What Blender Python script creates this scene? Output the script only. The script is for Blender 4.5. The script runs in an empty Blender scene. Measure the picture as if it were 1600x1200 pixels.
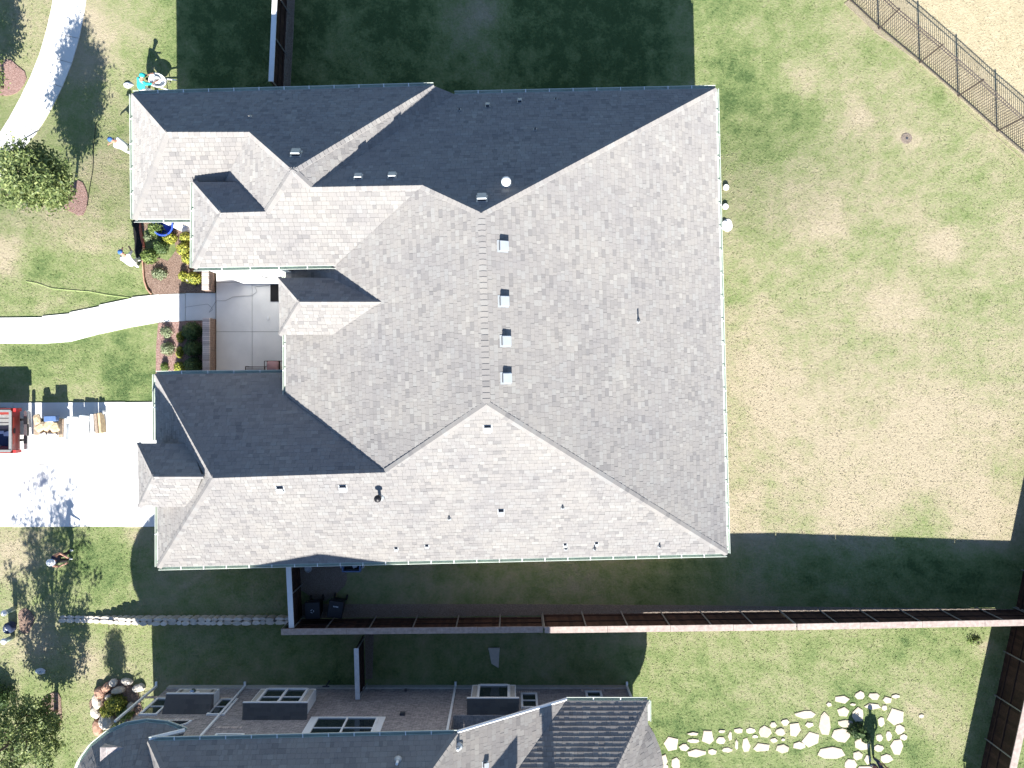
import bpy, bmesh, math, random
import numpy as np
from mathutils import Vector, Matrix, noise
random.seed(7)
R = random.random
U = random.uniform
C = bpy.context.scene.collection

# ------------------------------------------------------------------ camera, sky, sun, exposure
CH, FP = 36.0, 1260.0                       # flying height (m), focal length in pixels of a 1600 px wide frame
sc = bpy.context.scene
cd = bpy.data.cameras.new("camera"); cam = bpy.data.objects.new("camera", cd); C.objects.link(cam)
cam.location = (0, 0, CH); cam.rotation_euler = (0, 0, 0)
cd.sensor_width = 36.0; cd.lens = 36.0 * FP / 1600.0; cd.clip_start = 0.1; cd.clip_end = 3000
sc.camera = cam
EL, LEAN = math.atan(35 / 49.0), 0.03       # sun height; shadows fall towards +Y, a little towards -X
to_sun = Vector((math.sin(LEAN) * math.cos(EL), -math.cos(LEAN) * math.cos(EL), math.sin(EL)))
w = bpy.data.worlds.new("World"); sc.world = w; w.use_nodes = True
nt = w.node_tree
for n in list(nt.nodes): nt.nodes.remove(n)
sky = nt.nodes.new("ShaderNodeTexSky"); sky.sky_type = 'NISHITA'; sky.sun_disc = False; sky.ozone_density = 4.0; sky.dust_density = 0.3
sky.sun_elevation = EL; sky.sun_rotation = math.atan2(to_sun.x, to_sun.y)
bg = nt.nodes.new("ShaderNodeBackground"); bg.inputs[1].default_value = 0.070
wo = nt.nodes.new("ShaderNodeOutputWorld")
nt.links.new(sky.outputs[0], bg.inputs[0]); nt.links.new(bg.outputs[0], wo.inputs[0])
sl = bpy.data.lights.new("sun", 'SUN'); sl.energy = 5.0; sl.angle = math.radians(0.5); sl.color = (1.0, 0.965, 0.91)
so = bpy.data.objects.new("sun", sl); C.objects.link(so)
so.rotation_euler = to_sun.to_track_quat('Z', 'Y').to_euler()
sc.view_settings.view_transform = 'Standard'; sc.view_settings.look = 'None'
sc.view_settings.exposure = 1.52; sc.view_settings.gamma = 1.0; sc.view_settings.use_curve_mapping = False

# ------------------------------------------------------------------ helpers
def P(px, py, z=0.0):                       # point at height z seen at photo pixel (px, py)
    return Vector(((px - 800) * (CH - z) / FP, (600 - py) * (CH - z) / FP, z))
def sstep(a, b, x):
    t = min(1, max(0, (x - a) / (b - a))); return t * t * (3 - 2 * t)
def T(x, y):                                # ground height: the lots fall away gently behind the north side
    return -0.95 * sstep(6.0, 13.5, y) * (1 - sstep(9.0, 19.0, x))
def G(px, py, up=0.0):                      # point on the ground (plus up) seen at a photo pixel
    p = P(px, py, 0)
    for _ in range(5): p = P(px, py, T(p.x, p.y) + up)
    return p
ORG = {}
def tag(o, label=None, cat=None, group=None, kind=None):
    if label: o['label'] = label
    if cat: o['category'] = cat
    if group: o['group'] = group
    if kind: o['kind'] = kind
    return o
def empty(name, loc, label=None, cat=None, group=None, kind=None, rz=0):
    o = bpy.data.objects.new(name, None); C.objects.link(o); o.location = loc; o.rotation_euler = (0, 0, rz)
    o.empty_display_size = 0.3
    ORG[o.name] = Vector(loc)
    return tag(o, label, cat, group, kind)
def org(o): return ORG.get(o.name, Vector((0, 0, 0))) if o else Vector((0, 0, 0))
class MB:
    def __init__(s): s.v = []; s.f = []; s.m = []; s.t = []
    def add(s, vs, fs, m=0, t=0.5):
        b = len(s.v); s.v += [tuple(x) for x in vs]
        for f in fs: s.f.append([b + i for i in f]); s.m.append(m); s.t.append(t)
    def box(s, c, sz, rz=0, m=0, t=0.5, rx=0, ry=0):
        M = Matrix.Translation(c) @ Matrix.Rotation(rz, 4, 'Z') @ Matrix.Rotation(ry, 4, 'Y') @ Matrix.Rotation(rx, 4, 'X')
        a, b, d = sz[0] / 2, sz[1] / 2, sz[2] / 2
        vs = [M @ Vector((x, y, z)) for x in (-a, a) for y in (-b, b) for z in (-d, d)]
        s.add(vs, [(0, 1, 3, 2), (4, 6, 7, 5), (0, 4, 5, 1), (2, 3, 7, 6), (0, 2, 6, 4), (1, 5, 7, 3)], m, t)
    def bevbox(s, c, sz, bev, rz=0, m=0, t=0.5):       # box with chamfered upright corners and top edge
        a, b, d = sz[0] / 2, sz[1] / 2, sz[2] / 2
        M = Matrix.Translation(c) @ Matrix.Rotation(rz, 4, 'Z')
        def ring(ix, z): 
            return [(x, y, z) for x, y in ((-a + ix, -b + ix + bev), (-a + ix + bev, -b + ix), (a - ix - bev, -b + ix), (a - ix, -b + ix + bev), (a - ix, b - ix - bev), (a - ix - bev, b - ix), (-a + ix + bev, b - ix), (-a + ix, b - ix - bev))]
        vs = [M @ Vector(q) for q in ring(0, -d) + ring(0, d - bev) + ring(bev * .7, d)]
        fs = [tuple(range(7, -1, -1)), tuple(range(16, 24))]
        for k in (0, 8):
            for i in range(8): fs.append((k + i, k + (i + 1) % 8, k + 8 + (i + 1) % 8, k + 8 + i))
        s.add(vs, fs, m, t)
    def prism(s, pts, z0, z1, m=0, t=0.5):             # pts: xy (ccw or cw); z0/z1 numbers or lists
        n = len(pts); area = sum(pts[i][0] * pts[(i + 1) % n][1] - pts[(i + 1) % n][0] * pts[i][1] for i in range(n))
        idx = list(range(n)) if area > 0 else list(range(n - 1, -1, -1))
        P0 = [pts[i] for i in idx]
        Z0 = [z0[i] for i in idx] if isinstance(z0, list) else [z0] * n
        Z1 = [z1[i] for i in idx] if isinstance(z1, list) else [z1] * n
        vs = [(p[0], p[1], z) for p, z in zip(P0, Z0)] + [(p[0], p[1], z) for p, z in zip(P0, Z1)]
        fs = [tuple(range(n - 1, -1, -1)), tuple(range(n, 2 * n))] + [(i, (i + 1) % n, n + (i + 1) % n, n + i) for i in range(n)]
        s.add(vs, fs, m, t)
    def tube(s, pts, rad, n=8, m=0, t=0.5, caps=True):
        pts = [Vector(p) for p in pts]; k = len(pts)
        rad = rad if isinstance(rad, (list, tuple)) else [rad] * k
        vs = []; up = Vector((0, 0, 1)); prev = None
        for i, p in enumerate(pts):
            d = (pts[min(i + 1, k - 1)] - pts[max(i - 1, 0)]).normalized()
            a = prev if prev else (up if abs(d.z) < 0.9 else Vector((1, 0, 0)))
            x = (a - d * a.dot(d)).normalized(); y = d.cross(x); prev = x
            vs += [p + (x * math.cos(2 * math.pi * j / n) + y * math.sin(2 * math.pi * j / n)) * rad[i] for j in range(n)]
        fs = [(i * n + j, i * n + (j + 1) % n, (i + 1) * n + (j + 1) % n, (i + 1) * n + j) for i in range(k - 1) for j in range(n)]
        if caps: fs += [tuple(range(n - 1, -1, -1)), tuple(range((k - 1) * n, k * n))]
        s.add(vs, fs, m, t)
    def lathe(s, prof, c, n=20, m=0, t=0.5, sx=1, sy=1):
        vs = [(c[0] + r * sx * math.cos(2 * math.pi * j / n), c[1] + r * sy * math.sin(2 * math.pi * j / n), c[2] + z) for r, z in prof for j in range(n)]
        fs = [(i * n + j, i * n + (j + 1) % n, (i + 1) * n + (j + 1) % n, (i + 1) * n + j) for i in range(len(prof) - 1) for j in range(n)]
        s.add(vs, fs, m, t)
    def build(s, name, mats, parent=None, smooth=False, at=None):
        o0 = Vector(at) if at is not None else org(parent)
        me = bpy.data.meshes.new(name)
        me.from_pydata([tuple(Vector(x) - o0) for x in s.v], [], s.f)
        mats = mats if isinstance(mats, (list, tuple)) else [mats]
        for m in mats: me.materials.append(m)
        me.polygons.foreach_set('material_index', s.m)
        a = me.attributes.new('tint', 'FLOAT', 'FACE'); a.data.foreach_set('value', s.t)
        if smooth: me.polygons.foreach_set('use_smooth', [True] * len(s.f))
        me.update()
        o = bpy.data.objects.new(name, me); C.objects.link(o)
        if at is not None and not parent: o.location = o0
        o.parent = parent; ORG[o.name] = o0
        return o
def child_copy(o, parent, loc=None, rot=None):
    c = o.copy(); C.objects.link(c); c.parent = parent
    if loc is not None: c.location = loc
    if rot is not None: c.rotation_euler = rot
    return c
def copy_tree(o, parent=None):
    kids = list(o.children); c = o.copy(); C.objects.link(c); c.parent = parent
    for k in kids: copy_tree(k, c)
    return c

# ------------------------------------------------------------------ materials
def nodes(m):
    m.use_nodes = True; return m.node_tree.nodes, m.node_tree.links, m.node_tree.nodes["Principled BSDF"]
def N(ns, typ, **k):
    n = ns.new(typ)
    for a, b in k.items(): setattr(n, a, b)
    return n
def tex(ns, ls, scale, detail=4, rough=0.55, co=None, stretch=None):
    t = N(ns, 'ShaderNodeTexNoise'); t.inputs['Scale'].default_value = scale; t.inputs['Detail'].default_value = detail; t.inputs['Roughness'].default_value = rough
    g = N(ns, 'ShaderNodeNewGeometry')
    if stretch:
        mp = N(ns, 'ShaderNodeMapping'); mp.inputs['Scale'].default_value = stretch
        ls.new(g.outputs['Position'], mp.inputs['Vector']); ls.new(mp.outputs[0], t.inputs['Vector'])
    else: ls.new(g.outputs['Position'], t.inputs['Vector'])
    return t.outputs['Fac']
def ramp(ns, ls, fac, stops):
    r = N(ns, 'ShaderNodeValToRGB'); e = r.color_ramp.elements
    while len(e) < len(stops): e.new(0.5)
    for el, (p, c) in zip(e, stops): el.position = p; el.color = (c[0], c[1], c[2], 1) if len(c) == 3 else c
    ls.new(fac, r.inputs[0]); return r.outputs[0]
def mix(ns, ls, fac, a, b, mode='MIX'):
    x = N(ns, 'ShaderNodeMix', data_type='RGBA', blend_type=mode)
    for sock, v in ((x.inputs[0], fac), (x.inputs[6], a), (x.inputs[7], b)):
        if hasattr(v, 'is_linked') or hasattr(v, 'links'): ls.new(v, sock)
        elif isinstance(v, (int, float)): sock.default_value = v
        else: sock.default_value = (v[0], v[1], v[2], 1)
    return x.outputs[2]
def bump(ns, ls, b, h, strength, dist):
    n = N(ns, 'ShaderNodeBump'); n.inputs['Strength'].default_value = strength; n.inputs['Distance'].default_value = dist
    ls.new(h, n.inputs['Height']); ls.new(n.outputs[0], b.inputs['Normal'])
def mat(name, col, rough=0.7, var=0.12, scale=6, metal=0, bmp=0.0, bscale=40, spec=0.3, tint=0.0):
    m = bpy.data.materials.new(name); ns, ls, b = nodes(m)
    b.inputs['Roughness'].default_value = rough; b.inputs['Metallic'].default_value = metal
    b.inputs['Specular IOR Level'].default_value = spec
    f = tex(ns, ls, scale, 5)
    c = ramp(ns, ls, f, [(0.3, [x * (1 - var) for x in col]), (0.7, [min(1, x * (1 + var)) for x in col])])
    if tint:
        a = N(ns, 'ShaderNodeAttribute', attribute_name='tint')
        t = ramp(ns, ls, a.outputs['Fac'], [(0, (1 - tint,) * 3), (1, (1 + tint,) * 3)])
        c = mix(ns, ls, 1.0, c, t, 'MULTIPLY')
    ls.new(c, b.inputs['Base Color'])
    if bmp: bump(ns, ls, b, tex(ns, ls, bscale, 4), bmp, 0.02)
    return m
def shingle_mat(name, k=1.0, warm=0.0):
    m = bpy.data.materials.new(name); ns, ls, b = nodes(m); b.inputs['Roughness'].default_value = 0.93; b.inputs['Specular IOR Level'].default_value = 0.12; b.inputs['Diffuse Roughness'].default_value = 0.85
    a = N(ns, 'ShaderNodeAttribute', attribute_name='tint')
    st = [(0.0, (.222, .216, .212)), (0.22, (.262, .253, .244)), (0.45, (.280, .270, .260)), (0.62, (.294, .283, .268)), (0.8, (.293, .291, .282)), (1.0, (.325, .317, .300))]
    c = ramp(ns, ls, a.outputs['Fac'], [(p, [q[0] * k * (1 + warm), q[1] * k, q[2] * k * (1 - warm)]) for p, q in st])
    big = ramp(ns, ls, tex(ns, ls, 0.5, 4), [(0.3, (.93, .93, .95)), (0.7, (1.06, 1.05, 1.03))])
    gr = ramp(ns, ls, tex(ns, ls, 55, 3), [(0.3, (.90, .90, .90)), (0.7, (1.10, 1.10, 1.10))])
    c = mix(ns, ls, 1.0, c, big, 'MULTIPLY'); c = mix(ns, ls, 1.0, c, gr, 'MULTIPLY')
    ls.new(c, b.inputs['Base Color'])
    bump(ns, ls, b, tex(ns, ls, 120, 2), 0.35, 0.004)
    return m
def leaf_mat(name, dark, mid, lite):
    m = bpy.data.materials.new(name); ns, ls, b = nodes(m)
    a = N(ns, 'ShaderNodeAttribute', attribute_name='tint')
    c = ramp(ns, ls, a.outputs['Fac'], [(0.0, dark), (0.5, mid), (1.0, lite)])
    ls.new(c, b.inputs['Base Color']); b.inputs['Roughness'].default_value = 0.55; b.inputs['Specular IOR Level'].default_value = 0.35
    tr = N(ns, 'ShaderNodeBsdfTranslucent'); ls.new(c, tr.inputs[0])
    mx = N(ns, 'ShaderNodeMixShader'); mx.inputs[0].default_value = 0.3
    out = [n for n in ns if n.type == 'OUTPUT_MATERIAL'][0]
    ls.new(b.outputs[0], mx.inputs[1]); ls.new(tr.outputs[0], mx.inputs[2]); ls.new(mx.outputs[0], out.inputs[0])
    return m
def lawn_mat():
    m = bpy.data.materials.new("lawn"); ns, ls, b = nodes(m); b.inputs['Roughness'].default_value = 0.95; b.inputs['Specular IOR Level'].default_value = 0.1
    gr = N(ns, 'ShaderNodeAttribute', attribute_name='green').outputs['Fac']
    dry = N(ns, 'ShaderNodeAttribute', attribute_name='field').outputs['Fac']
    n1 = tex(ns, ls, 0.42, 7, 0.62); n2 = tex(ns, ls, 1.7, 6, 0.65); n3 = tex(ns, ls, 9, 5, 0.7); n4 = tex(ns, ls, 30, 4, 0.75)
    def M_(op, a, c_):
        q = N(ns, 'ShaderNodeMath', operation=op)
        for i, v in enumerate((a, c_)):
            if isinstance(v, (int, float)): q.inputs[i].default_value = v
            else: ls.new(v, q.inputs[i])
        return q.outputs[0]
    s = M_('ADD', M_('MULTIPLY', M_('SUBTRACT', n1, 0.5), 1.0), M_('MULTIPLY', M_('SUBTRACT', n2, 0.5), 0.9))
    s = M_('ADD', s, M_('MULTIPLY', M_('SUBTRACT', n3, 0.5), 0.8)); s = M_('ADD', s, M_('MULTIPLY', M_('SUBTRACT', n4, 0.5), 0.5))
    s = M_('ADD', s, gr)
    c = ramp(ns, ls, s, [(0.0, (.385, .330, .230)), (0.22, (.330, .300, .190)), (0.45, (.262, .272, .142)), (0.68, (.190, .232, .094)), (0.88, (.120, .168, .062)), (1.0, (.070, .112, .040))])
    d = ramp(ns, ls, M_('ADD', M_('MULTIPLY', n2, 0.6), M_('MULTIPLY', n3, 0.4)), [(0.35, (.37, .315, .20)), (0.65, (.50, .425, .285))])
    c = mix(ns, ls, dry, c, d)
    blot = ramp(ns, ls, n4, [(0.25, (.80, .80, .80)), (0.75, (1.2, 1.2, 1.2))])
    c = mix(ns, ls, 0.9, c, blot, 'MULTIPLY')
    ls.new(c, b.inputs['Base Color'])
    hgt = M_('ADD', M_('MULTIPLY', n4, 0.6), M_('MULTIPLY', n3, 0.6))
    bump(ns, ls, b, hgt, 0.75, 0.09)
    return m
def brick_mat(name, cols, mortar, sx=0.22, sy=0.075, axis='XZ'):
    m = bpy.data.materials.new(name); ns, ls, b = nodes(m); b.inputs['Roughness'].default_value = 0.9
    g = N(ns, 'ShaderNodeNewGeometry'); sp = N(ns, 'ShaderNodeSeparateXYZ'); ls.new(g.outputs['Position'], sp.inputs[0])
    cb = N(ns, 'ShaderNodeCombineXYZ')
    if axis == 'XZ': ls.new(sp.outputs[0], cb.inputs[0])
    elif axis == 'YZ': ls.new(sp.outputs[1], cb.inputs[0])
    ls.new(sp.outputs[2], cb.inputs[1])
    br = N(ns, 'ShaderNodeTexBrick'); ls.new(cb.outputs[0], br.inputs['Vector'])
    br.inputs['Scale'].default_value = 1; br.inputs['Brick Width'].default_value = sx; br.inputs['Row Height'].default_value = sy
    br.inputs['Mortar Size'].default_value = 0.008; br.inputs['Bias'].default_value = 0.0
    br.inputs['Color1'].default_value = (*cols[0], 1); br.inputs['Color2'].default_value = (*cols[1], 1); br.inputs['Mortar'].default_value = (*mortar, 1)
    v = ramp(ns, ls, tex(ns, ls, 11, 6, 0.7), [(0.3, (.55, .55, .58)), (0.7, (1.5, 1.45, 1.4))])
    c = mix(ns, ls, 1.0, br.outputs[0], v, 'MULTIPLY'); ls.new(c, b.inputs['Base Color'])
    bump(ns, ls, b, br.outputs['Fac'], -0.6, 0.01)
    return m
def mulch_mat(name, a, c_, d):
    m = bpy.data.materials.new(name); ns, ls, b = nodes(m); b.inputs['Roughness'].default_value = 0.95
    f = tex(ns, ls, 22, 6, 0.75); c = ramp(ns, ls, f, [(0.32, a), (0.5, c_), (0.68, d)]); ls.new(c, b.inputs['Base Color'])
    bump(ns, ls, b, tex(ns, ls, 26, 5, 0.75), 1.0, 0.09); return m

M = {}
M['shingle'] = shingle_mat("shingle", 1.0, .008)
M['shingle2'] = shingle_mat("shingle_neighbour", 0.95, 0.03)
M['shingle_dark'] = shingle_mat('shingle_dark', 0.5); M['lawn'] = lawn_mat(); M['underlay'] = mat('roof_underlay', (.10, .098, .095), .95)
M['concrete'] = mat("concrete", (.70, .69, .66), 0.85, 0.05, 1.5, bmp=0.25, bscale=60)
M['patio'] = mat("patio_concrete", (.66, .655, .63), 0.8, 0.07, 1.2, bmp=0.2, bscale=50)
M['joint'] = mat("joint_dark", (.12, .115, .105), 0.9)
M['gutter'] = mat("gutter_paint", (.56, .60, .53), 0.4, 0.04)
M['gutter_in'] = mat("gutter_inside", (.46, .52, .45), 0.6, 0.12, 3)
M['trim'] = mat("white_trim", (.80, .80, .79), 0.55, 0.04)
M['white'] = mat("white_paint", (.78, .78, .77), 0.5, 0.03)
M['cloth_white'] = mat("white_cloth", (.74, .74, .72), 0.9, 0.05, 9, bmp=0.5, bscale=12)
M['stucco'] = mat("pale_masonry", (.50, .46, .40), 0.9, 0.1, 5, bmp=0.3)
M['brick_h2'] = brick_mat("brown_grey_brick", ((.33, .295, .285), (.20, .18, .178)), (.37, .355, .35))
M['brick_h1'] = brick_mat("buff_brick", ((.46, .36, .29), (.34, .26, .21)), (.45, .42, .38))
M['brick_yz'] = brick_mat("brown_brick", ((.27, .17, .12), (.17, .11, .085)), (.26, .23, .2), axis='YZ')
M['rowlock'] = mat("pale_brick", (.52, .44, .40), 0.85, 0.1, 14, tint=0.25)
M['mortar'] = mat("mortar", (.2, .185, .17), 0.95)
M['mulch'] = mulch_mat("mulch", (.10, .06, .045), (.27, .18, .135), (.48, .36, .29))
M['mulch_pink'] = mulch_mat("mulch_rust", (.16, .085, .07), (.36, .22, .185), (.55, .40, .35))
M['wood_dark'] = mat("stained_picket", (.042, .022, .017), 0.8, 0.3, 12, tint=0.35)
M['wood_cap'] = mat("weathered_cap", (.36, .29, .255), 0.85, 0.22, 7, tint=0.12, bmp=0.3)
M['wood_cap_grey'] = mat("grey_cap", (.36, .35, .36), 0.85, 0.15, 7, tint=0.12)
M['steel'] = mat("galvanised_post", (.26, .26, .26), 0.5, 0.1, metal=0.3)
M['iron'] = mat("bronze_iron", (.055, .042, .038), 0.55, 0.1)
M['vent_metal'] = mat("vent_metal", (.42, .45, .47), 0.45, 0.05, metal=0.2)
M['vent_dark'] = mat("vent_dark", (.05, .055, .065), 0.6)
M['pipe'] = mat("lead_pipe", (.10, .105, .11), 0.6)
M['stone'] = mat("limestone", (.56, .51, .44), 0.9, 0.14, 8, bmp=0.6, bscale=14, tint=0.14)
M['flag'] = mat("flagstone", (.50, .44, .345), 0.9, 0.10, 5, bmp=0.4, bscale=14, tint=0.14)
M['rust_stone'] = mat("rust_stone", (.40, .24, .17), 0.9, 0.25, 6, bmp=0.6, bscale=14, tint=0.15)
M['earth'] = mulch_mat("bare_earth", (.16, .12, .09), (.25, .2, .16), (.36, .31, .26))
M['drydirt'] = mulch_mat('pale_dirt', (.26, .22, .15), (.34, .29, .2), (.42, .37, .27)); M['glass'] = mat("window_glass", (.02, .03, .035), 0.06, 0.1, spec=0.8)
M['blue_plastic'] = mat("blue_plastic", (.045, .10, .50), 0.45)
M['blue_dull'] = mat("dull_blue_plastic", (.10, .17, .33), 0.5)
M['black_plastic'] = mat("black_plastic", (.012, .012, .015), 0.45)
M['orange'] = mat("orange_red_board", (.50, .14, .08), 0.7, 0.2)
M['truck_red'] = mat("truck_red", (.27, .045, .034), 0.28, 0.06, spec=0.6)
M['liner'] = mat("grey_liner", (.22, .225, .22), 0.55, 0.12, 9)
M['chrome'] = mat("chrome", (.55, .56, .58), 0.22, 0.05, metal=0.9)
M['tyre'] = mat("tyre", (.02, .02, .02), 0.9)
M['lamp_red'] = mat("red_lens", (.55, .05, .05), 0.25)
M['navy'] = mat("navy_sheet", (.03, .045, .10), 0.5, 0.2)
M['tan'] = mat("tan_sacks", (.52, .40, .25), 0.9, 0.25, 7, bmp=0.5, bscale=15)
M['timber'] = mat("weathered_timber", (.32, .25, .19), 0.9, 0.35, 13, bmp=0.4)
M['lightgrey'] = mat("light_grey_sheet", (.50, .53, .56), 0.7, 0.12, 6)
M['teal'] = mat("teal_shirt", (.03, .62, .58), 0.85, 0.05)
M['cloth_navy'] = mat("navy_shirt", (.02, .024, .06), 0.9)
M['cloth_dark'] = mat("dark_trousers", (.022, .02, .022), 0.9)
M['denim'] = mat("dark_denim", (.035, .05, .10), 0.9)
M['cap_blue'] = mat("blue_cap", (.05, .14, .38), 0.8)
M['skin'] = mat("skin", (.38, .21, .15), 0.6, 0.05)
M['hair'] = mat("hair", (.02, .015, .012), 0.8)
M['pink'] = mat("dusty_pink_cushion", (.40, .24, .24), 0.9, 0.06)
M['bark'] = mat("bark", (.16, .13, .10), 0.95, 0.3, 12, bmp=0.6, bscale=25)
M['leaf_oak'] = leaf_mat("leaf_oak", (.045, .08, .025), (.15, .20, .065), (.33, .37, .14))
M['leaf_yellow'] = leaf_mat("leaf_yellow_green", (.11, .13, .02), (.30, .33, .05), (.52, .50, .10))
M['leaf_green'] = leaf_mat("leaf_fresh_green", (.05, .09, .02), (.14, .20, .05), (.27, .34, .11))
M['leaf_dark'] = leaf_mat("leaf_dark_green", (.02, .04, .015), (.055, .10, .03), (.12, .18, .06))
M['leaf_grey'] = leaf_mat("leaf_grey_green", (.09, .12, .06), (.22, .27, .14), (.36, .40, .26))
M['green_white'] = mat("pale_green_plastic", (.30, .38, .33), 0.5)
M['hose'] = mat("pale_green_hose", (.42, .52, .20), 0.6)
M['rubber'] = mat("black_rubber", (.012, .012, .013), 0.9)

# ------------------------------------------------------------------ ground sheet
def inpoly(x, y, pts):
    c = False; n = len(pts); j = n - 1
    for i in range(n):
        if (pts[i][1] > y) != (pts[j][1] > y) and x < (pts[j][0] - pts[i][0]) * (y - pts[i][1]) / (pts[j][1] - pts[i][1]) + pts[i][0]: c = not c
        j = i
    return c
IRON = [(1205, -100), (1325, 0), (1373, 45), (1437, 98), (1497, 150), (1558, 205), (1620, 258), (1690, 322), (1760, 386)]
iron = [G(x, y) for x, y in IRON]
def iron_side(x, y):                         # distance beyond the iron fence line (positive = dry field)
    best = 1e9; sg = 1
    for a, b in zip(iron[:-1], iron[1:]):
        ex, ey = b.x - a.x, b.y - a.y; L2 = ex * ex + ey * ey
        t = max(0, min(1, ((x - a.x) * ex + (y - a.y) * ey) / L2))
        dx, dy = x - a.x - ex * t, y - a.y - ey * t; d = math.hypot(dx, dy)
        if d < best: best = d; sg = 1 if ex * dy - ey * dx > 0 else -1
    return best * sg
def axis(lo, hi, st, far):
    a = list(np.arange(lo, hi + st / 2, st)); d = st; q = hi; z = lo; pre = []; post = []
    while q < far: d *= 1.6; q += d; post.append(q); z -= d; pre.append(z)
    return pre[::-1] + a + post
xs = axis(-26, 26, 0.4, 900); ys = axis(-20, 20, 0.4, 900)
DRY = [(1265, 115, 18, .5), (1345, 185, 22, .4), (1417, 217, 10, .8), (1295, 345, 20, .45), (1475, 380, 18, .45), (1390, 485, 26, .35), (1180, 560, 45, .3), (1240, 640, 40, .35), (1500, 690, 40, .55), (1370, 720, 40, .5), (1340, 760, 60, .4), (1560, 830, 18, .5),
       (1520, 780, 50, .35), (1440, 650, 40, .3), (1180, 300, 60, .2), (30, 660, 30, .4), (135, 375, 40, .45), (5, 400, 22, .7), (100, 470, 30, .4), (120, 30, 22, .5), (105, 90, 22, .5), (25, 25, 40, .2), (140, 60, 60, .25), (60, 340, 40, .3), (210, 835, 12, .6), (20, 860, 30, .5), (60, 1000, 22, .6), (135, 1035, 18, .5), (130, 590, 30, .35), (1490, 1130, 40, .35), (1250, 1090, 25, .2), (1540, 1010, 12, .6), (1420, 1080, 30, .2), (745, 5, 30, .6), (735, 70, 60, .25), (500, 60, 50, .2), (830, 900, 120, .25), (1200, 900, 120, .25), (600, 905, 80, .25), (135, 255, 20, .3)]
GRN = [(1250, 160, 30, .12), (1470, 150, 12, .3), (1190, 210, 40, .2), (1260, 830, 60, .25), (1430, 830, 60, .3), (1360, 670, 12, .3), (60, 400, 60, .22), (150, 420, 60, .2), (90, 550, 60, .25), (200, 600, 60, .35), (150, 870, 40, .35), (1170, 120, 40, .15), (1560, 730, 40, .2), (1245, 175, 30, .08), (180, 120, 50, .2), (100, 410, 50, .05)]
def green(x, y):
    px, py = 800 + x * 35, 600 - y * 35
    back = 0.29 + .45 * (1 - sstep(-8.2, -6.6, y)) + .3 * (1 - sstep(6.5, 9.5, x)) * (1 - sstep(-8.2, -6.6, y))  # grass tone greener and darker where the fence's shadow strip lies
    g = 0.52 + 0.23 * sstep(-13, -8, x)
    g += (0.98 - g) * sstep(3.5, 6, y) * sstep(-16.8, -13.8, x)  # north lawn takes the darkest grass tone to deepen the house's shade
    g += (back - g) * sstep(5.5, 8.5, x)
    g += (0.72 + (.10 * noise.noise(Vector((x * .35, y * 4.2, 3))) if x > 5 else 0) - g) * (1 - sstep(-10.5, -10.0, y)) * sstep(-14, -8, x)
    if x > 6.5 and y > 0: g += 0.02 + 0.012 * y
    if x > 6.5: g += 0.22 * max(0, 1 - abs(x - 10) / 4.0) * max(0, min(1, (y + 2) / 12))
    for a, b, r, s in DRY: g -= s * math.exp(-((px - a) ** 2 + (py - b) ** 2) / (2 * r * r))
    for a, b, r, s in GRN: g += s * math.exp(-((px - a) ** 2 + (py - b) ** 2) / (2 * r * r))
    return max(0.02, min(1.0, g))
vs = []; gv = []; fv = []
for y in ys:
    for x in xs:
        n_ = noise.noise(Vector((x * 0.7, y * 0.7, 0))) * 0.02 if abs(x) < 27 and abs(y) < 21 else 0
        vs.append((x, y, T(x, y) + n_ * 0.5 - 0.01)); gv.append(green(x, y) if abs(x) < 40 else .45)
        fv.append(sstep(-0.25, 0.35, iron_side(x, y)))
nx = len(xs)
fs = [(j * nx + i, j * nx + i + 1, (j + 1) * nx + i + 1, (j + 1) * nx + i) for j in range(len(ys) - 1) for i in range(nx - 1)]
me = bpy.data.meshes.new("lawn_ground"); me.from_pydata(vs, [], fs)
for nm, d in (('green', gv), ('field', fv)):
    a = me.attributes.new(nm, 'FLOAT', 'POINT'); a.data.foreach_set('value', d)
me.polygons.foreach_set('use_smooth', [True] * len(fs)); me.materials.append(M['lawn'])
o = bpy.data.objects.new("ground", me); C.objects.link(o); tag(o, kind='structure')

def drape(name, pts_px, up, thick, m, parent=None, kind=None, jitter=0.0):
    ps = [G(x, y, up) for x, y in pts_px]
    b = MB(); b.prism([(p.x, p.y) for p in ps], [p.z - thick for p in ps], [p.z for p in ps], t=R())
    o = b.build(name, m, parent)
    if kind: tag(o, kind=kind)
    return o
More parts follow.
